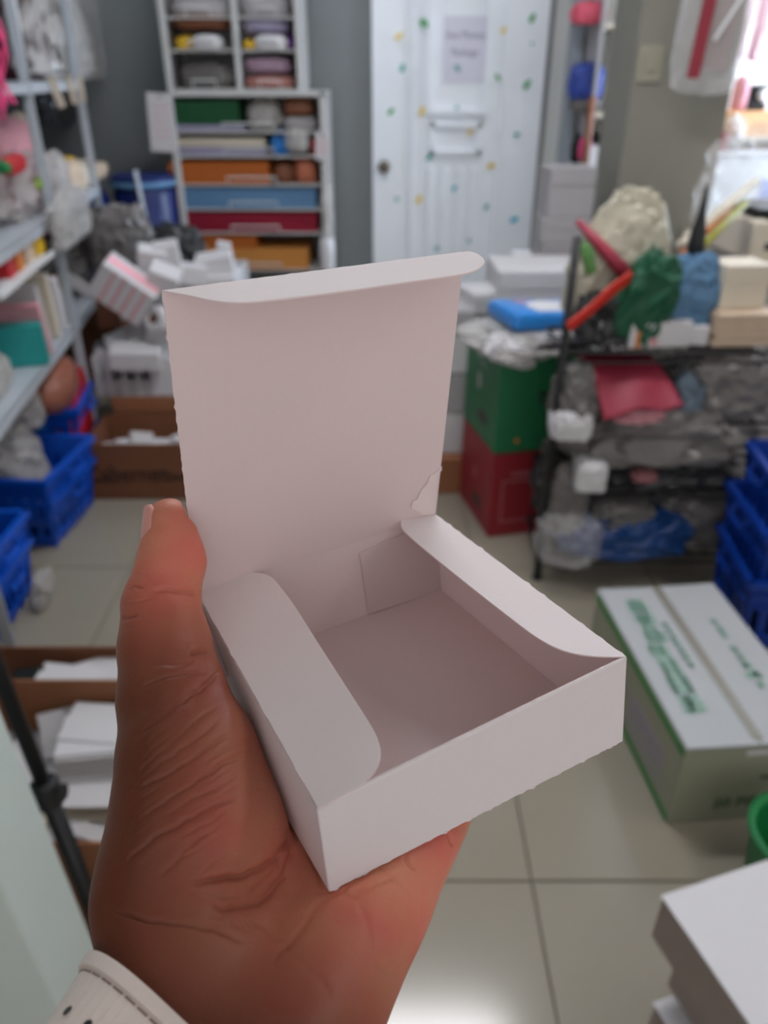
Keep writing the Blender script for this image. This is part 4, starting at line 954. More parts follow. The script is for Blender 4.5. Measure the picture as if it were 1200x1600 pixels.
# black stand pole beside the partition
pa, pb_ = atY(150, 1430, .775), atY(22, 1110, .775); pdir = (pb_ - pa).normalized(); foot_ = pa - pdir * (pa.z / pdir.z)
pl_ = thing('stand_pole', 'black metal stand pole with a clamp beside the pale wall end', 'pole', foot_, (0, math.atan2(pdir.x, pdir.z), 0))
obj('lower_tube', MB().tube([(0, 0, .012), (0, 0, .60)], .0135, 12).mesh('t', 0, True), m_black, pl_)
obj('upper_tube', MB().tube([(0, 0, .55), (0, 0, 1.5)], .0108, 12).mesh('t', 0, True), m_dark_metal, pl_)
obj('clamp', MB().lathe([(.0138, .56), (.02, .565), (.02, .605), (.0138, .612)], 14), m_black, pl_)
obj('clamp_knob', MB().tube([(.016, 0, .585), (.027, 0, .585)], .012, 10), m_black, pl_)
obj('foot_cap', MB().lathe([(.019, .002), (.021, .006), (.021, .03), (.0175, .035)], 14), m_black, pl_)

# ------------------------------------------------------------------ green and red boxes
ra = math.atan2(.075, .34)
m_cg = mat('green_carton', (38, 118, 76), .5, var=.05, scale=6); m_cr = mat('red_carton', (150, 34, 46), .5, var=.05, scale=6)
m_prt = mat('white_print', (196, 190, 190), .6, var=0); m_prt_r = mat('faded_red_print', (186, 110, 116), .6, var=0)
def carton_rg(label, m, z, h):
    c0 = Vector((.385, 2.435)); u = Vector((math.cos(ra), math.sin(ra))); v = Vector((-math.sin(ra), math.cos(ra)))
    c = c0 + u * .17 + v * .175
    t = thing('handled_carton', label, 'carton', (c.x, c.y, z), (0, 0, ra), None)
    obj('body', boxme(.34, .35, h, .004), m, t)
    obj('lid', MB().box((0, 0, h + .0015), (.338, .348, .003)), m, t)
    hl_ = MB()
    pts = []
    for k in range(16):
        a = 2 * math.pi * k / 16; pts.append((-.1706, .0 + math.copysign(abs(math.cos(a)) ** .5, math.cos(a)) * .052 - .03, .085 + math.sin(a) * .022))
    obj('hand_hole', hl_.plate(pts, (-1, 0, 0), .0008), m_black, t)
    return t
gr = carton_rg('green carton with a hand hole stacked on the red carton', m_cg, .343, .345)
rdc = carton_rg('red carton with a hand hole on the floor under the green carton', m_cr, .002, .335)
def emblem(t, y, z, r, m):
    b = MB()
    for k in range(3): b.tube([(-.1706, y, z + (k - 1) * r * .8), (-.1716, y, z + (k - 1) * r * .8)], r * (.8 - .15 * abs(k - 1)), 12)
    obj('emblem', b, m, t)
emblem(gr, .02, .205, .022, m_prt); emblem(rdc, .01, .185, .018, m_prt_r)
obj('printed_line', MB().box((-.1708, .02, .285), (.001, .11, .006), Matrix.Rotation(.3, 4, 'X')), m_prt, gr)
obj('orange_dot', MB().tube([(-.09, -.1755, .045), (-.09, -.1765, .045)], .009, 10), m_orange, gr)
fb = MB()
for lo, hi in (((-.13, -.1768, .06), (.1, -.1756, .066)), ((-.13, -.1768, .225), (.1, -.1756, .231)), ((-.13, -.1768, .06), (-.124, -.1756, .231)), ((.094, -.1768, .06), (.1, -.1756, .231))): fb.lo(lo, hi)
obj('printed_frame', fb, m_prt_r, rdc)
for k in range(4): obj('printed_mark', MB().box((-.09 + .018 * k, -.1762, .255), (.012, .001, .018)), m_prt_r, rdc)
# on the green carton
bag('plastic_bag', 'crumpled white plastic sheet draped on the green carton', 'bag', m_clear_w, (.49, 2.58, .694), (.36, .32, .06), (0, 0, .3), 100, .22)
tag(obj('white_cloth', blob(.14, .12, .07, 101, .3, jit=.03), m_wbox, None, (.40, 2.45, .676), (0, .3, .2)), 'white crumpled wrapper hanging over the green carton corner', 'wrapper')
pk = thing('tissue_pack', 'blue and white soft pack on top of the green carton', 'pack', (.555, 2.63, .752), (-.05, .06, .25))
obj('wrapper', MB().box((0, 0, .03), (.34, .25, .06)).mesh('tp', .02, True, 4), m_sky_b, pk)
ps = [(-.02, -.1), (.06, -.09), (.13, -.1), (.135, .06), (.05, .09), (.0, .05), (-.03, 0)]
obj('white_print', MB().plate([(x, y, .0605) for x, y in [(x * 1.1 - .05, y) for x, y in ps]], (0, 0, 1), .0008), m_wbox, pk)
obj('red_mark', MB().box((-.07, .06, .061), (.05, .03, .001)), m_pinkg, pk)
for k, (z, x) in enumerate(((.700, .52), (.716, .53))):
    tag(obj('magazine', MB().box((0, 0, .007), (.26, .2, .014)).mesh('mg', .002), (m_dark_metal, m_gbox)[k], None, (x + .08, 2.52, z + .03), (0, 0, .25)), ('dark magazine under the blue and white pack', 'grey magazine directly under the blue and white pack')[k], 'magazine')
# white boxes behind
simple_box('carton', 'tall white carton behind the green one', 'carton', m_wbox, (.66, 3.12, .002), (.56, .38, .70))
simple_box('white_box', 'large flat white box lying behind the blue pack', 'box', m_wbox, (.60, 3.06, .71), (.36, .30, .15), (0, 0, .03))
simple_box('white_box', 'small white box with raised lid left of the large flat box', 'box', m_wbox, (.375, 3.0, .708), (.13, .18, .07), (0, 0, .25))
simple_box('white_box', 'grey white box second in the stack beside the door', 'box', m_gbox, (.745, 3.40, .80), (.19, .22, .09), (0, 0, .04), lid=True)
simple_box('white_box', 'grey white box third up in the stack beside the door', 'box', m_gbox, (.745, 3.41, .895), (.20, .22, .09), (0, 0, -.03), lid=True)
simple_box('white_box', 'tall white box on the top of the stack beside the door', 'box', m_gbox, (.75, 3.42, .99), (.19, .2, .18), (0, 0, .06), lid=True)
simple_box('white_box', 'white box at the bottom of the stack beside the door', 'box', m_wbox, (.73, 3.48, .002), (.30, .32, .794), lid=True)
for k, (z, h_, dx, lb) in enumerate(((.16, .17, 0, 'lowest'), (.335, .16, .01, 'second'), (.50, .14, -.01, 'third'), (.645, .09, .01, 'topmost'))):
    simple_box('white_box', 'white box beside the green carton, %s of its column' % lb, 'box', (m_wbox, m_gbox)[k % 2], (.245 + dx, 2.98, z), (.17, .30, h_), (0, 0, .1 - .05 * k), 'column of white boxes', lid=(k == 3))
simple_box('carton', 'small brown carton under the white box column', 'carton', m_kraft, (.24, 2.96, .002), (.20, .36, .155), (0, 0, .1), lid=False)

# ------------------------------------------------------------------ black wire rack
RX, RY, RW, RDp = .522, 2.17, .78, .25
rk = thing('wire_rack', 'black wire rack crammed with plastic bags on the right', 'rack', (RX, RY, 0))
for x0_ in (0, RW):
    for y in (0, RDp):
        x = x0_ if y == 0 else (.2 if x0_ == 0 else RW - .2)
        p_ = obj('post', MB().tube([(x, y, .01), (x, y, 1.12 if y == 0 else .80)], .0125, 10).mesh('p', 0, True), m_black, rk)
RZ = (.10, .345, .575, .795)
for z in RZ:
    b = MB()
    for y in (0, RDp): b.tube([(0, y, z), (RW, y, z)], .006, 6); b.tube([(0, y, z - .03), (RW, y, z - .03)], .004, 6)
    for x in (0, RW): b.tube([(x, 0, z), (x, RDp, z)], .006, 6)
    obj('shelf_frame', b, m_black, rk)
    b = MB()
    for k in range(1, 14): b.tube([(RW * k / 14, 0, z + .003), (RW * k / 14, RDp, z + .003)], .0028, 5)
    obj('shelf_wires', b, m_black, rk)
for x, y in ((0, 0), (RW, 0), (.2, RDp), (RW - .2, RDp)): obj('foot', MB().lathe([(.018, 0), (.018, .012), (.012, .02)], 10, (x, y, 0)), m_black, rk)
def rbag(name, label, cat, m, x0, y0, x1, y1, Y, seed, depth=.3, base=None, **k):
    a = atY(x0, y1, Y); b = atY(x1, y1, Y); t = atY((x0 + x1) / 2, y0, Y); z = base if base is not None else a.z
    depth = min(depth, .24); Y = min(Y, 2.41 - depth)
    return bag(name, label, cat, m, ((a.x + b.x) / 2, Y + depth * .5, z), (b.x - a.x, depth, t.z - z), (0, 0, 0), seed, k.pop('wr', .14), **k)
# bubble wrap draped off the third shelf
bw = MB(); NU, NV = 26, 22; PTS = []
q00, q10, q11, q01 = atY(902, 550, 2.30), atY(1004, 548, 2.32), atY(1068, 634, 2.09), atY(944, 652, 2.09)
for j in range(NV + 1):
    for i in range(NU + 1):
        u, v = i / NU, j / NV; p = (q00 * (1 - u) + q10 * u) * (1 - v) + (q01 * (1 - u) + q11 * u) * v
        p = p + Vector((0, 0, 1)) * (.025 * math.sin(math.pi * v) + .008 * math.sin(u * 9 + v * 4) * v + (.010 if (i + j) % 2 == 0 and 0 < i < NU else 0)); PTS.append(p)
K = len(PTS); fs = []
for j in range(NV):
    for i in range(NU):
        q = (j * (NU + 1) + i, j * (NU + 1) + i + 1, (j + 1) * (NU + 1) + i + 1, (j + 1) * (NU + 1) + i); fs += [q, tuple(x + K for x in q[::-1])]
ring = list(range(NU + 1)) + [j * (NU + 1) + NU for j in range(1, NV + 1)] + [NV * (NU + 1) + i for i in range(NU - 1, -1, -1)] + [j * (NU + 1) for j in range(NV - 1, 0, -1)]
for k in range(len(ring)): fs.append((ring[k], ring[(k + 1) % len(ring)], ring[(k + 1) % len(ring)] + K, ring[k] + K))
bw.add(PTS + [p + Vector((0, 0, -.006)) for p in PTS], fs)
tag(obj('bubble_wrap', bw.mesh('bw', 0, True), mat('pink_bubble_film', (146, 34, 58), .55, var=.1, scale=40)), 'crimson pink bubble wrap sheet hanging off the wire rack', 'bubble wrap')
rbag('plastic_bag', 'red and white printed bag under the bubble wrap', 'bag', m_pinkg, 952, 628, 1036, 668, 2.13, 110, .2, RZ[2] + .005)
rbag('plastic_bag', 'dark grey plastic bag on the upper middle rack level behind the bubble wrap', 'bag', m_blackbag, 930, 556, 1060, 640, 2.40, 111, .14, RZ[2] + .005)
rbag('plastic_bag', 'charcoal plastic bag on the upper middle rack level at the right', 'bag', m_clear_g, 1060, 556, 1190, 642, 2.24, 112, .26, RZ[2] + .005)
rbag('plastic_bag', 'bluish clear bag beside the bubble wrap tip', 'bag', mat('blue_grey_film', (96, 112, 126), .25, var=.2, bump=.9), 1052, 596, 1100, 646, 2.17, 113, .1, RZ[2] + .005)
rbag('plastic_bag', 'grey clear bag hanging at the left post of the rack', 'bag', m_clear_g, 866, 592, 932, 700, 2.14, 114, .16)
rbag('plastic_bag', 'white crumpled bag on the left of the middle rack level', 'bag', m_wbox, 864, 648, 924, 690, 2.12, 115, .1, sq=.45, wr=.1)
rbag('plastic_bag', 'large silvery plastic bag spread over the middle rack level', 'bag', m_clear_g, 896, 648, 1150, 742, 2.14, 116, .36, RZ[1] + .09, wr=.2)
rbag('plastic_bag', 'black plastic bag under the silvery bag on the rack', 'bag', m_blackbag, 930, 722, 1130, 806, 2.16, 117, .34, RZ[1] + .005, wr=.2)
rbag('plastic_bag', 'white torn packet at the left of the black bag', 'packet', m_wbox, 900, 728, 946, 770, 2.10, 118, .08, sq=.3, wr=.08)
rbag('plastic_bag', 'faded pink packet peeping out below the silvery bag', 'packet', mat('faded_pink_film', (150, 96, 100), .4), 990, 740, 1026, 756, 2.12, 119, .06)
rbag('plastic_bag', 'grey folded plastic sheet on the lower rack level', 'sheet', m_clear_g, 926, 796, 1024, 832, 2.13, 120, .2)
rbag('plastic_bag', 'dark clear bag at the left post on the lower rack level', 'bag', m_blackbag, 846, 720, 930, 830, 2.2, 121, .22, wr=.2)
rbag('plastic_bag', 'grey striped plastic bag leaning on the left post', 'bag', m_clear_g, 858, 740, 912, 836, 2.13, 122, .08)
rbag('plastic_bag', 'dark blue stuffed bag at the bottom of the rack', 'bag', mat('deep_blue_film', (22, 66, 126), .25, var=.2, bump=.8), 872, 820, 1062, 936, 2.10, 123, .24, .112)
rbag('plastic_bag', 'shiny clear bag in front of the blue stuffed bag', 'bag', m_clear, 842, 822, 930, 930, 2.06, 124, .16, .112)
rbag('plastic_bag', 'big grey film bag filling the right of the lower rack', 'bag', m_clear_g, 1010, 780, 1140, 930, 2.18, 125, .34, .112, wr=.18)
# things on the rack top
ZR = RZ[3] + .007
def rtop(px, Y): return (atY(px, 540, Y).x, Y, ZR)
bt = bag('plastic_bag', 'tall cloudy beige bag with green print standing on the rack top', 'bag', mat('beige_film', (196, 190, 170), .3, var=.25, scale=14, alpha=.92, bump=.9), (.685, 2.35, ZR), (.29, .12, .40), (0, .10, 0), 130, .09, pinch=.3)
tag(obj('green_packet', blob(.03, .02, .08, 131, .2), mat('leaf_packet', (96, 150, 80), .5), None, (.60, 2.27, 1.0), (0, -.35, 0)), 'thin light green packet at the left of the beige bag', 'packet')
def rod(name, label, cat, m, p0, p1, r, n=10, flat=None):
    a, b = atY(*p0), atY(*p1); return tag(obj(name, MB().tube([a, a.lerp(b, .5), b], r, n).mesh(name, 0, True), m), label, cat)
rod('umbrella', 'folded pink red umbrella leaning at the left of the rack top', 'umbrella', mat('pink_red', (160, 48, 70), .5), (902, 345, 2.34), (978, 428, 2.26), [.008, .018, .022])
a_, b_ = atY(886, 510, 2.13), atY(986, 428, 2.2); mid_ = a_.lerp(b_, .5); ax_ = (b_ - a_).normalized(); up_ = Vector((0, -.3, 1)); up_ = (up_ - ax_ * up_.dot(ax_)).normalized()
pts_ = [a_ - up_ * .018, a_.lerp(b_, .33) - up_ * .02, a_.lerp(b_, .7) - up_ * .016, b_ - up_ * .018, b_ + up_ * .014, a_.lerp(b_, .7) + up_ * .022, a_.lerp(b_, .33) + up_ * .012, a_ + up_ * .016]
tag(obj('red_strap', MB().plate([p - mid_ for p in pts_], ax_.cross(up_), .008).mesh('rs', .002), mat('bright_red', (206, 44, 26), .5), None, mid_), 'bright red strap slanting across the rack top', 'strap')
tag(obj('spray_bottle', MB().lathe([(.026, 0), (.028, .01), (.028, .11), (.018, .135), (.012, .14), (.012, .15)], 18).mesh('sb', 0, True), mat('purple_plastic', (112, 74, 140), .35), None, rtop(925, 2.33)), 'small purple bottle with blue cap on the rack top', 'bottle')
obj('cap', MB().lathe([(.015, .15), (.02, .152), (.02, .185), (.015, .19)], 16), mat('cobalt', (20, 70, 210), .35), bpy.data.objects['spray_bottle'])
tag(obj('green_sack', blob(.15, .12, .22, 132, .28, pinch=.2, jit=.03), m_dgreen, None, (rtop(975, 2.2)[0], 2.25, ZR + .03), (.1, .4, 0)), 'dark green sack slumped in the middle of the rack top', 'sack')
tag(obj('dark_bag', blob(.16, .14, .14, 133, .25, jit=.03), m_blackbag, None, (rtop(952, 2.2)[0], 2.27, ZR)), 'dark bag under the green sack on the rack top', 'bag')
tag(obj('cloth', blob(.19, .13, .18, 134, .30, pinch=.35, jit=.03), m_jean, None, (rtop(1050, 2.3)[0], 2.31, ZR + .05), (0, .25, .2)), 'blue folded cloth on the rack top behind the white cartons', 'cloth')
tag(obj('brown_packet', blob(.12, .1, .12, 135, .15), m_brown, None, (rtop(1008, 2.3)[0], 2.3, ZR)), 'brown packet between the green sack and the blue cloth', 'packet')
mb_ = thing('medicine_box', 'white carton with an orange band at the front of the rack top', 'box', (rtop(1022, 2.22)[0], 2.245, ZR), (0, 0, .12))
obj('body', boxme(.19, .10, .075, .004), m_wbox, mb_)
obj('orange_band', MB().box((-.067, 0, .038), (.022, .1012, .0765)).mesh('ob', .004), m_orange, mb_)
obj('top_label', MB().box((.03, .01, .0757), (.09, .05, .001)), m_opap2, mb_)
obj('front_dot', MB().tube([(-.02, -.0505, .02), (-.02, -.0515, .02)], .013, 12), m_pinkg, mb_)
simple_box('small_carton', 'crumpled white carton right of the orange banded one', 'carton', m_wbox, (rtop(1075, 2.25)[0], 2.27, ZR), (.10, .1, .055), (0, 0, -.2), lid=False)
paper_stack('box_stack', 'beige stack of cards at the right of the rack top', 'card stack', m_beige, (1.055, 2.29, ZR), (.18, .16, .095), (0, 0, .05), 10, 4)
simple_box('small_carton', 'cream carton on the beige card stack', 'carton', m_cream, (1.045, 2.32, ZR + .097), (.14, .12, .12), (0, 0, .1), lid=True)
simple_box('small_carton', 'flat white carton behind the blue cloth', 'carton', m_wbox, (.985, 2.36, ZR), (.02, .08, .17), (0, 0, -.1), lid=True)
gp = thing('ink_bottle', 'black brush stem standing in a green pot on the rack top', 'pot', (.925, 2.37, ZR + .175))
obj('pot', MB().lathe([(.03, 0), (.034, .005), (.036, .035), (.03, .04), (.01, .042)], 18), m_green, gp)
obj('stem', MB().lathe([(.018, .04), (.026, .07), (.022, .12), (.012, .17), (.007, .23), (.004, .25)], 14).mesh('s', 0, True), m_black, gp)
simple_box('small_carton', 'grey carton under the green pot on the rack top', 'carton', m_gbox, (.925, 2.37, ZR), (.10, .09, .173), (0, 0, .2), lid=False)
for (a, b, m, r, lb) in (((1065, 400, 2.42), (1160, 302, 2.7), m_orange, .012, 'orange cardboard tube leaning at the right of the rack top'), ((1070, 412, 2.40), (1165, 318, 2.66), mat('olive', (150, 150, 40), .5), .011, 'olive cardboard tube below the orange one'), ((1062, 385, 2.44), (1180, 285, 2.76), m_cream, .016, 'cream paper roll above the orange tube')):
    rod('paper_tube', lb, 'tube', m, a, b, r)
bag('plastic_bag', 'shiny clear bag behind the cream paper roll', 'bag', m_clear, (1.29, 2.95, 1.0), (.26, .2, .30), (0, 0, 0), 140, .2)

# ------------------------------------------------------------------ counter with printer at right
ct = thing('counter', 'beige counter cabinet behind the wire rack at the right edge', 'counter', (1.80, 2.95, 0))
obj('body', MB().lo((-.55, -.32, .06), (.55, .32, .92)).mesh('b', .004), mat('counter_laminate', (170, 164, 152), .5, var=.05), ct)
obj('top', MB().lo((-.58, -.34, .92), (.58, .34, .95)).mesh('t', .004), m_cream, ct)
obj('plinth', MB().lo((-.53, -.29, 0), (.53, .3, .06)), m_black, ct)
for k in range(2): obj('panel', MB().lo((-.5 + .52 * k, -.326, .1), (-.02 + .52 * k, -.32, .88)).mesh('p', .003), m_gbox, ct)
pr = thing('printer', 'cream printer with a black keypad on the counter', 'printer', (1.40, 2.82, .951), (0, 0, .1))
obj('body', MB().lo((-.2, -.15, 0), (.24, .16, .13)).mesh('b', .012), m_cream, pr)
obj('cover', MB().lo((-.17, -.1, .13), (.2, .14, .16)).mesh('c', .01), m_dark_metal, pr)
obj('paper_slot', MB().lo((-.15, -.156, .04), (.18, -.148, .06)), m_black, pr)
for k in range(10): obj('key', MB().lo((-.15 + .03 * k, -.14, .13), (-.128 + .03 * k, -.115, .136)), m_black, pr)
# ------------------------------------------------------------------ blue crates and white green carton at right
m_blue2 = mat('dark_blue_crate_plastic', (6, 56, 150), .4, var=.05)
crate('crate', 'blue plastic crate at the right edge, lower of the stack behind the printed carton', m_blue2, (1.27, 1.93, .002), (.42, .32, .25), (0, 0, -.1), 'blue crates at the right edge')
crate('crate', 'blue plastic crate at the right edge, upper of the stack behind the printed carton', m_blue2, (1.29, 1.95, .15), (.44, .33, .25), (0, 0, -.06), 'blue crates at the right edge')
crate('crate', 'blue plastic crate at the right edge, topmost and furthest back', m_blue2, (1.33, 1.98, .29), (.44, .33, .23), (0, 0, -.1), 'blue crates at the right edge')
gcr = thing('printed_carton', 'white carton with green print and seamed lid on the floor', 'carton', (.79, 1.485, .002), (0, 0, .085))
m_cw = mat('white_corrugated', (172, 175, 178), .65, var=.05, scale=5); m_cgr = mat('green_print', (126, 168, 148), .6, var=.15, scale=90); m_cgr2 = mat('green_band', (44, 130, 60), .6, var=.1)
CW, CD, CH = .335, .585, .24
obj('body', MB().lo((-CW / 2, -CD / 2, 0), (CW / 2, CD / 2, CH - .004)).mesh('b', .003), mat('grey_green_corrugated', (150, 152, 132), .7, var=.06, scale=6), gcr)
for s in (-1, 1):
    f_ = obj('top_flap', MB().lo((min(0, s * CW / 2) + (.002 if s > 0 else 0), -CD / 2 - .004, 0), (max(0, s * CW / 2) - (.002 if s < 0 else 0), CD / 2, .005)).mesh('f', .001), m_cw, gcr, (0, 0, CH - .002), (0, 0, 0))
    f_.rotation_euler = (0, s * -.012, 0)
m_seam = mat('seam_gap_grey', (128, 124, 114), .4)
obj('seam_strip', MB().lo((-.012, -CD / 2 + .01, CH + .0035), (.012, CD / 2, CH + .0045)), m_seam, gcr)  # dark of the gap between the flaps, put into a strip's colour
for z0 in (CH - .028, .004):
    obj('green_band', MB().lo((-CW / 2 - .0012, -CD / 2 + .002, z0), (-CW / 2, CD / 2 - .002, z0 + .02)), m_cgr2, gcr)
for y0, y1 in ((-.22, -.02), (.02, .14)): obj('faded_print', MB().lo((-CW / 2 - .001, y0, .08), (-CW / 2, y1, .15)), mat('purple_print', (150, 146, 152), .7, scale=60, var=.3), gcr)
obj('faded_print', MB().lo((-CW / 2 - .001, -.24, .045), (-CW / 2, .05, .06)), MATS['purple_print'], gcr)
# block characters along the near lid flap and smaller ones beside
def glyph(cx, cy, w, h, seed, z):
    r = random.Random(seed); b = MB(); t = w * .21
    for k in range(3): yy = cy - h / 2 + h * (k + .5) / 3; b.box((cx, yy, z), (w * r.uniform(.6, 1), t, .0008))
    for k in range(2): b.box((cx + w * r.uniform(-.35, .35), cy + h * r.uniform(-.1, .1), z), (t, h * r.uniform(.6, 1), .0008))
    return b
ZG = CH + .0062
for k in range(7): obj('printed_character', glyph(-.088 - (.012 if k > 2 else 0),   .205 - .062 * k, .058, .060, k, ZG), m_cgr, gcr)
for k in range(7): obj('printed_character', glyph(-.045, .12 - .026 * k, .018, .018, 20 + k, ZG), m_cgr, gcr)
for k, (y, w) in enumerate(((.12, .018), (.09, .02), (.065, .018), (.01, .022), (-.02, .02), (-.05, .03), (-.085, .04), (-.12, .02))): obj('printed_character', glyph(.09, y, w, .024, 40 + k, ZG), m_cgr, gcr)
text('lettering', '20 PIECES', .042, frame3((.02, -CD / 2 - .001, .058), (1, 0, 0), (0, 0, 1)), mat('dark_green_print', (40, 96, 48), .7), gcr, .0005)
obj('black_mark', MB().box((.04, -CD / 2 - .0008, .135), (.03, .001, .008)), m_black, gcr)
obj('white_label', MB().box((.005, -CD / 2 - .0008, .215), (.06, .001, .014)), m_wbox, gcr)
# green bin, white stack in the right foreground
gb_ = thing('bin', 'green plastic bin at the right edge in front of the printed carton', 'bin', (.845, 1.0, .001), (0, 0, 0))
obj('body', MB().lathe([(.085, 0), (.09, .004), (.105, .17), (.108, .175), (.112, .178), (.112, .192), (.104, .192), (.098, .17), (.083, .012), (.01, .01)], 28).mesh('b', 0, True), m_green, gb_)
obj('rim', MB().lathe([(.111, .178), (.117, .182), (.117, .192), (.111, .196), (.111, .178)], 28, caps=False), m_green, gb_)
sa2 = math.radians(18)
H0 = [.0, .116, .216, .318]
lbs = ['bottom of the right foreground stack', 'second from the bottom of the right foreground stack', 'inset one just below the top of the right foreground stack', 'topmost of the right foreground stack']
offs = [(.05, .06), (-.006, .0475), (.03, .03), (0, 0)]
c0 = Vector((.419, .722)); u2 = Vector((math.cos(sa2), math.sin(sa2))); v2 = Vector((math.sin(sa2), -math.cos(sa2)))
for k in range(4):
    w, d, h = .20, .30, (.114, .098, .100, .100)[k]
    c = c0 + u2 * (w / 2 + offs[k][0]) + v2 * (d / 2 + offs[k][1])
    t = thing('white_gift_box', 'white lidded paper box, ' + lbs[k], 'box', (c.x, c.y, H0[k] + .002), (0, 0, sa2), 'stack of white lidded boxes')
    obj('body', MB().lo((-w / 2 + .002, -d / 2 + .002, 0), (w / 2 - .002, d / 2 - .002, h - .002)).mesh('b', .001), mat('shaded_greyboard', (150, 136, 128), .7), t)  # shade of the box sides is put into this grey-brown board colour
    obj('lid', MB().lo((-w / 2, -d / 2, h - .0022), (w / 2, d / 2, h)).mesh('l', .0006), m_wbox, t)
    obj('side_tuck', MB().plate([(-w / 2 - .0005, d / 2 - .004, h - .004), (-w / 2 - .0005, d / 2 - .016, h - .018), (-w / 2 - .0005, .02, h - .022), (-w / 2 - .0005, 0, h - .03), (-w / 2 - .0005, -d / 2 + .01, h - .03), (-w / 2 - .0005, -d / 2 + .004, h - .004)], (-1, 0, 0), .0006), MATS['shaded_greyboard'], t)

# ------------------------------------------------------------------ far right: goods by the column and the back wall
sf = thing('narrow_shelf', 'narrow white shelf of goods between the door and the column', 'shelf', (1.30, 4.70, 0))
for x in (-.20, .17): obj('side_panel', MB().lo((x - .009, -.15, 0), (x + .009, .19, 2.2)), m_gbox, sf)
SFZ = (.55, 1.0, 1.32, 1.72)
for z in SFZ: obj('shelf_board', MB().lo((-.19, -.15, z - .02), (.16, .19, z)).mesh('b', .002), m_cream, sf)
def fbag(name, label, cat, m, x0, y0, x1, y1, seed, z, Y=4.6, dep=.14, wr=.1):
    a = atY(x0, y1, Y); b = atY(x1, y1, Y); t = atY(x0, y0, Y)
    return bag(name, label, cat, m, ((a.x + b.x) / 2, Y + dep / 2, z), (b.x - a.x, dep, max(.04, t.z - a.z)), (0, 0, 0), seed, wr)
fbag('goods_pack', 'pink wrapped bundle on the top board of the narrow shelf', 'pack', mat('coral_pink', (238, 96, 118), .5, var=.3, scale=25), 898, -10, 950, 26, 150, SFZ[3] + .001)
fbag('goods_pack', 'blue and white bundle on the second board of the narrow shelf', 'pack', mat('royal_blue', (50, 74, 160), .5, var=.3, scale=25), 893, 84, 944, 142, 151, SFZ[2] + .001 + .06)
fbag('goods_pack', 'grey clear pack under the blue bundle on the narrow shelf', 'pack', m_clear_g, 896, 136, 944, 160, 152, SFZ[2] + .001, dep=.12)
fbag('goods_pack', 'dark pink packet on the narrow shelf', 'packet', m_hot, 912, 160, 930, 196, 153, SFZ[1] + .09, dep=.08)
tag(obj('small_carton', boxme(.07, .1, .06, .002), m_orange, None, (1.33, 4.62, SFZ[1] + .03 + .001)), 'orange carton on the lower board of the narrow shelf', 'carton')
tag(obj('small_carton', boxme(.10, .12, .03, .002), m_wbox, None, (1.33, 4.63, SFZ[1] + .0005)), 'flat white carton under the orange carton', 'carton')
fbag('goods_pack', 'dark pack behind the pink packet on the narrow shelf', 'pack', m_dark_metal, 900, 160, 946, 210, 154, SFZ[1] + .06, 4.7, .1)
simple_box('white_box', 'white box at the door side of the narrow shelf', 'box', m_wbox, (1.155, 4.62, SFZ[1] + .001), (.09, .12, .16), lid=False)
tag(obj('brown_roll', MB().tube([(0, 0, 0), (0, 0, .42)], .018, 10).mesh('x', 0, True), m_brown, None, (1.075, 4.50, .98)), 'thin brown roll standing at the door side of the narrow shelf', 'roll')
tag(obj('small_carton', boxme(.10, .12, .975, .003), m_wbox, None, (1.06, 4.50, .002)), 'tall narrow white carton under the brown roll', 'carton')
# switch plate on the column
pw = atY(1016, 100, 3.29)
sw_ = thing('switch_plate', 'beige switch plate on the grey column', 'switch', (pw.x, 3.3, pw.z))
obj('plate', MB().lo((-.045, -.008, -.06), (.045, 0, .06)).mesh('p', .003), mat('old_beige_plastic', (150, 146, 128), .5), sw_)
obj('rocker', MB().lo((-.015, -.014, -.025), (.015, -.008, .02)).mesh('r', .002), MATS['old_beige_plastic'], sw_)
# hanging packet on the column
hp = atY(1128, 30, 3.14)
hk = thing('hanging_pack', 'clear plastic pack with dark red strip hanging on the column', 'pack', (hp.x, 3.2, hp.z), (0, .06, 0))
obj('film', blob(.24, .05, .62, 160, .12, sub=5), m_clear, hk, (0, 0, -.22))
obj('red_card', MB().box((-.045, -.03, .08), (.045, .006, .52)).mesh('r', .002), mat('wine_red', (140, 36, 52), .5), hk)
obj('brown_card', MB().box((.03, .0, .10), (.10, .008, .5)).mesh('r', .002), mat('dull_brown_card', (140, 118, 116), .6, var=.2), hk)
obj('white_stick', MB().tube([(.10, -.03, .15), (.0, -.035, -.06)], .006, 8), m_white, hk)
obj('hook', MB().tube([(0, .1, .36), (0, 0, .37), (0, -.02, .34)], .004, 6), m_white_metal, hk)
# wooden wall shelf with goods, beyond the column
ws = thing('wood_shelf', 'light wooden shelf with goods on the bright far wall', 'shelf', (2.25, 4.78, 1.30))
obj('board', MB().lo((-.5, -.2, 0), (.5, .11, .03)).mesh('b', .003), m_wood, ws)
obj('front_rail', MB().lo((-.5, -.212, -.09), (.5, -.2, .03)).mesh('b', .003), m_wood, ws)
for x in (-.4, .4): obj('bracket', MB().lo((x - .012, -.18, -.16), (x + .012, .11, 0)), m_white_metal, ws)
obj('edge_light_strip', MB().lo((-.5, -.214, -.105), (.5, -.2, -.092)), m_cream, ws)
dv = thing('camera_device', 'black device with a bright lens on the wooden shelf', 'device', (1.985, 4.66, 1.331))
obj('body', MB().lo((-.05, -.04, 0), (.05, .04, .12)).mesh('b', .01), m_black, dv)
obj('lens', MB().lathe([(.03, 0), (.03, .02), (.024, .026), (.005, .028)], 18).mesh('l', 0, True), m_white, dv, (.02, -.04, .07), (math.pi / 2, 0, 0))
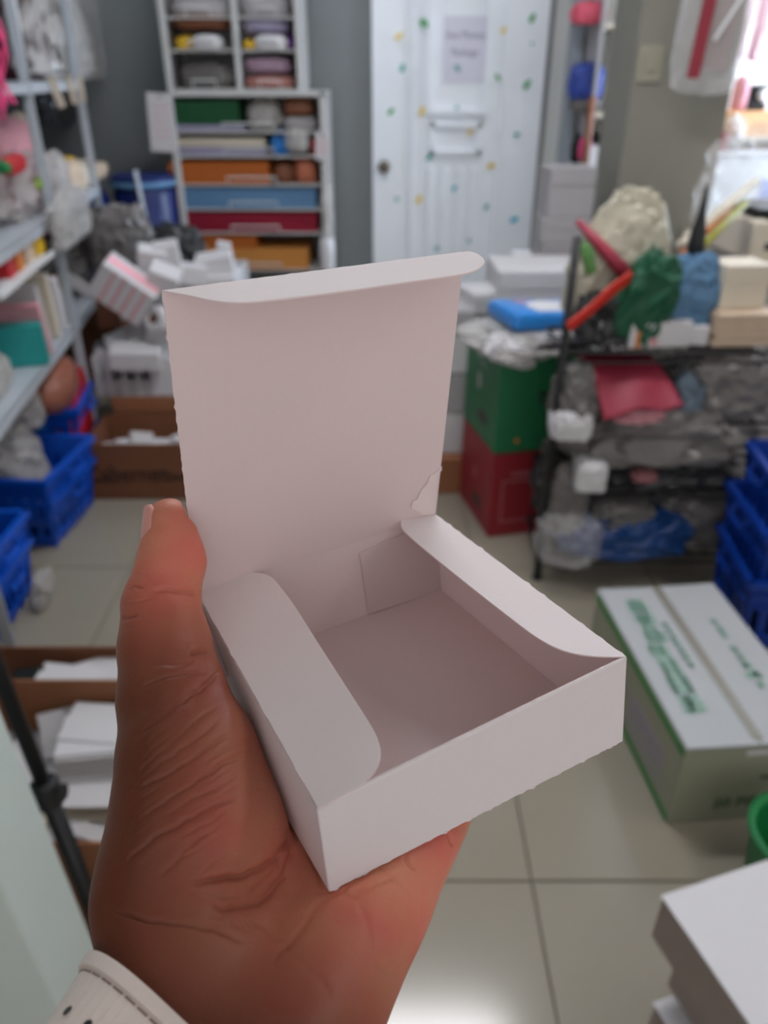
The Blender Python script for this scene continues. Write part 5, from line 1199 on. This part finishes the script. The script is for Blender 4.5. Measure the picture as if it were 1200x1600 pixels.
fbag('goods_pack', 'pink printed pack on the wooden shelf', 'pack', m_pinkg, 1148, 118, 1168, 170, 170, 1.331, 4.62, .1)
for k, (x0, x1, lb, mm) in enumerate(((1146, 1172, 'pale pink hanging pack nearest the column on the far wall', mat('pale_pink_film', (236, 206, 208), .3, var=.2, scale=20)), (1172, 1206, 'pink and white hanging pack at the right edge of the far wall', mat('pink_white_film', (240, 190, 198), .3, var=.3, scale=20)))):
    a = atY(x0, 95, 4.5); b_ = atY(x1, 95, 4.5)
    bag('hanging_pack', lb, 'pack', mm, ((a.x + b_.x) / 2, 4.55, a.z), (b_.x - a.x, .06, .55), (0, 0, 0), 171 + k, .1)
hr_ = thing('hang_rail', 'white metal rail carrying the hanging packs on the far wall', 'rail', (2.2, 4.56, atY(1170, 95, 4.5).z + .55))
obj('bar', MB().tube([(-.4, 0, 0), (.4, 0, 0)], .008, 8), m_white_metal, hr_)
for x in (-.38, .38): obj('arm', MB().tube([(x, 0, 0), (x, .34, 0)], .006, 6), m_white_metal, hr_)
# white storage cabinet under the wooden shelf
wc = thing('cabinet', 'white cabinet with pale blue print below the wooden shelf', 'cabinet', (2.2, 4.70, 0))
obj('body', MB().lo((-.45, -.18, .0), (.55, .19, 1.12)).mesh('b', .004), m_white, wc)
obj('worktop', MB().lo((-.47, -.2, 1.12), (.57, .19, 1.14)).mesh('b', .004), m_white, wc)
for k in range(2):
    d_ = obj('cabinet_door', MB().lo((-.44 + .5 * k, -.19, .05), (.04 + .5 * k, -.18, 1.1)).mesh('d', .003), m_white, wc)
    obj('handle', MB().tube([(.0 + .1 * k, -.2, .6), (.0 + .1 * k, -.2, .72)], .006, 6), m_white_metal, d_)
obj('blue_print', MB().lo((-.15, -.192, .85), (-.02, -.19, 1.0)), mat('pale_blue_print', (160, 170, 210), .5), wc)
fbag('goods_pack', 'white crumpled pack right of the column on the cabinet', 'pack', m_clear_w, 1118, 238, 1150, 290, 180, 1.141, 4.5, .14)
fbag('goods_pack', 'small rose packet right of the column', 'packet', mat('rose_packet', (200, 90, 110), .5), 1106, 290, 1122, 318, 181, 1.141, 4.52, .06)
tag(obj('yellow_board', MB().box((0, 0, .3), (.02, .06, .6)).mesh('y', .003), m_yel, None, (1.62, 4.6, 1.0), (0, .08, 0)), 'thin yellow board standing behind the column edge', 'board')
simple_box('carton', 'plain grey carton under the yellow board behind the column', 'carton', m_gbox, (1.62, 4.6, .002), (.18, .26, .99))
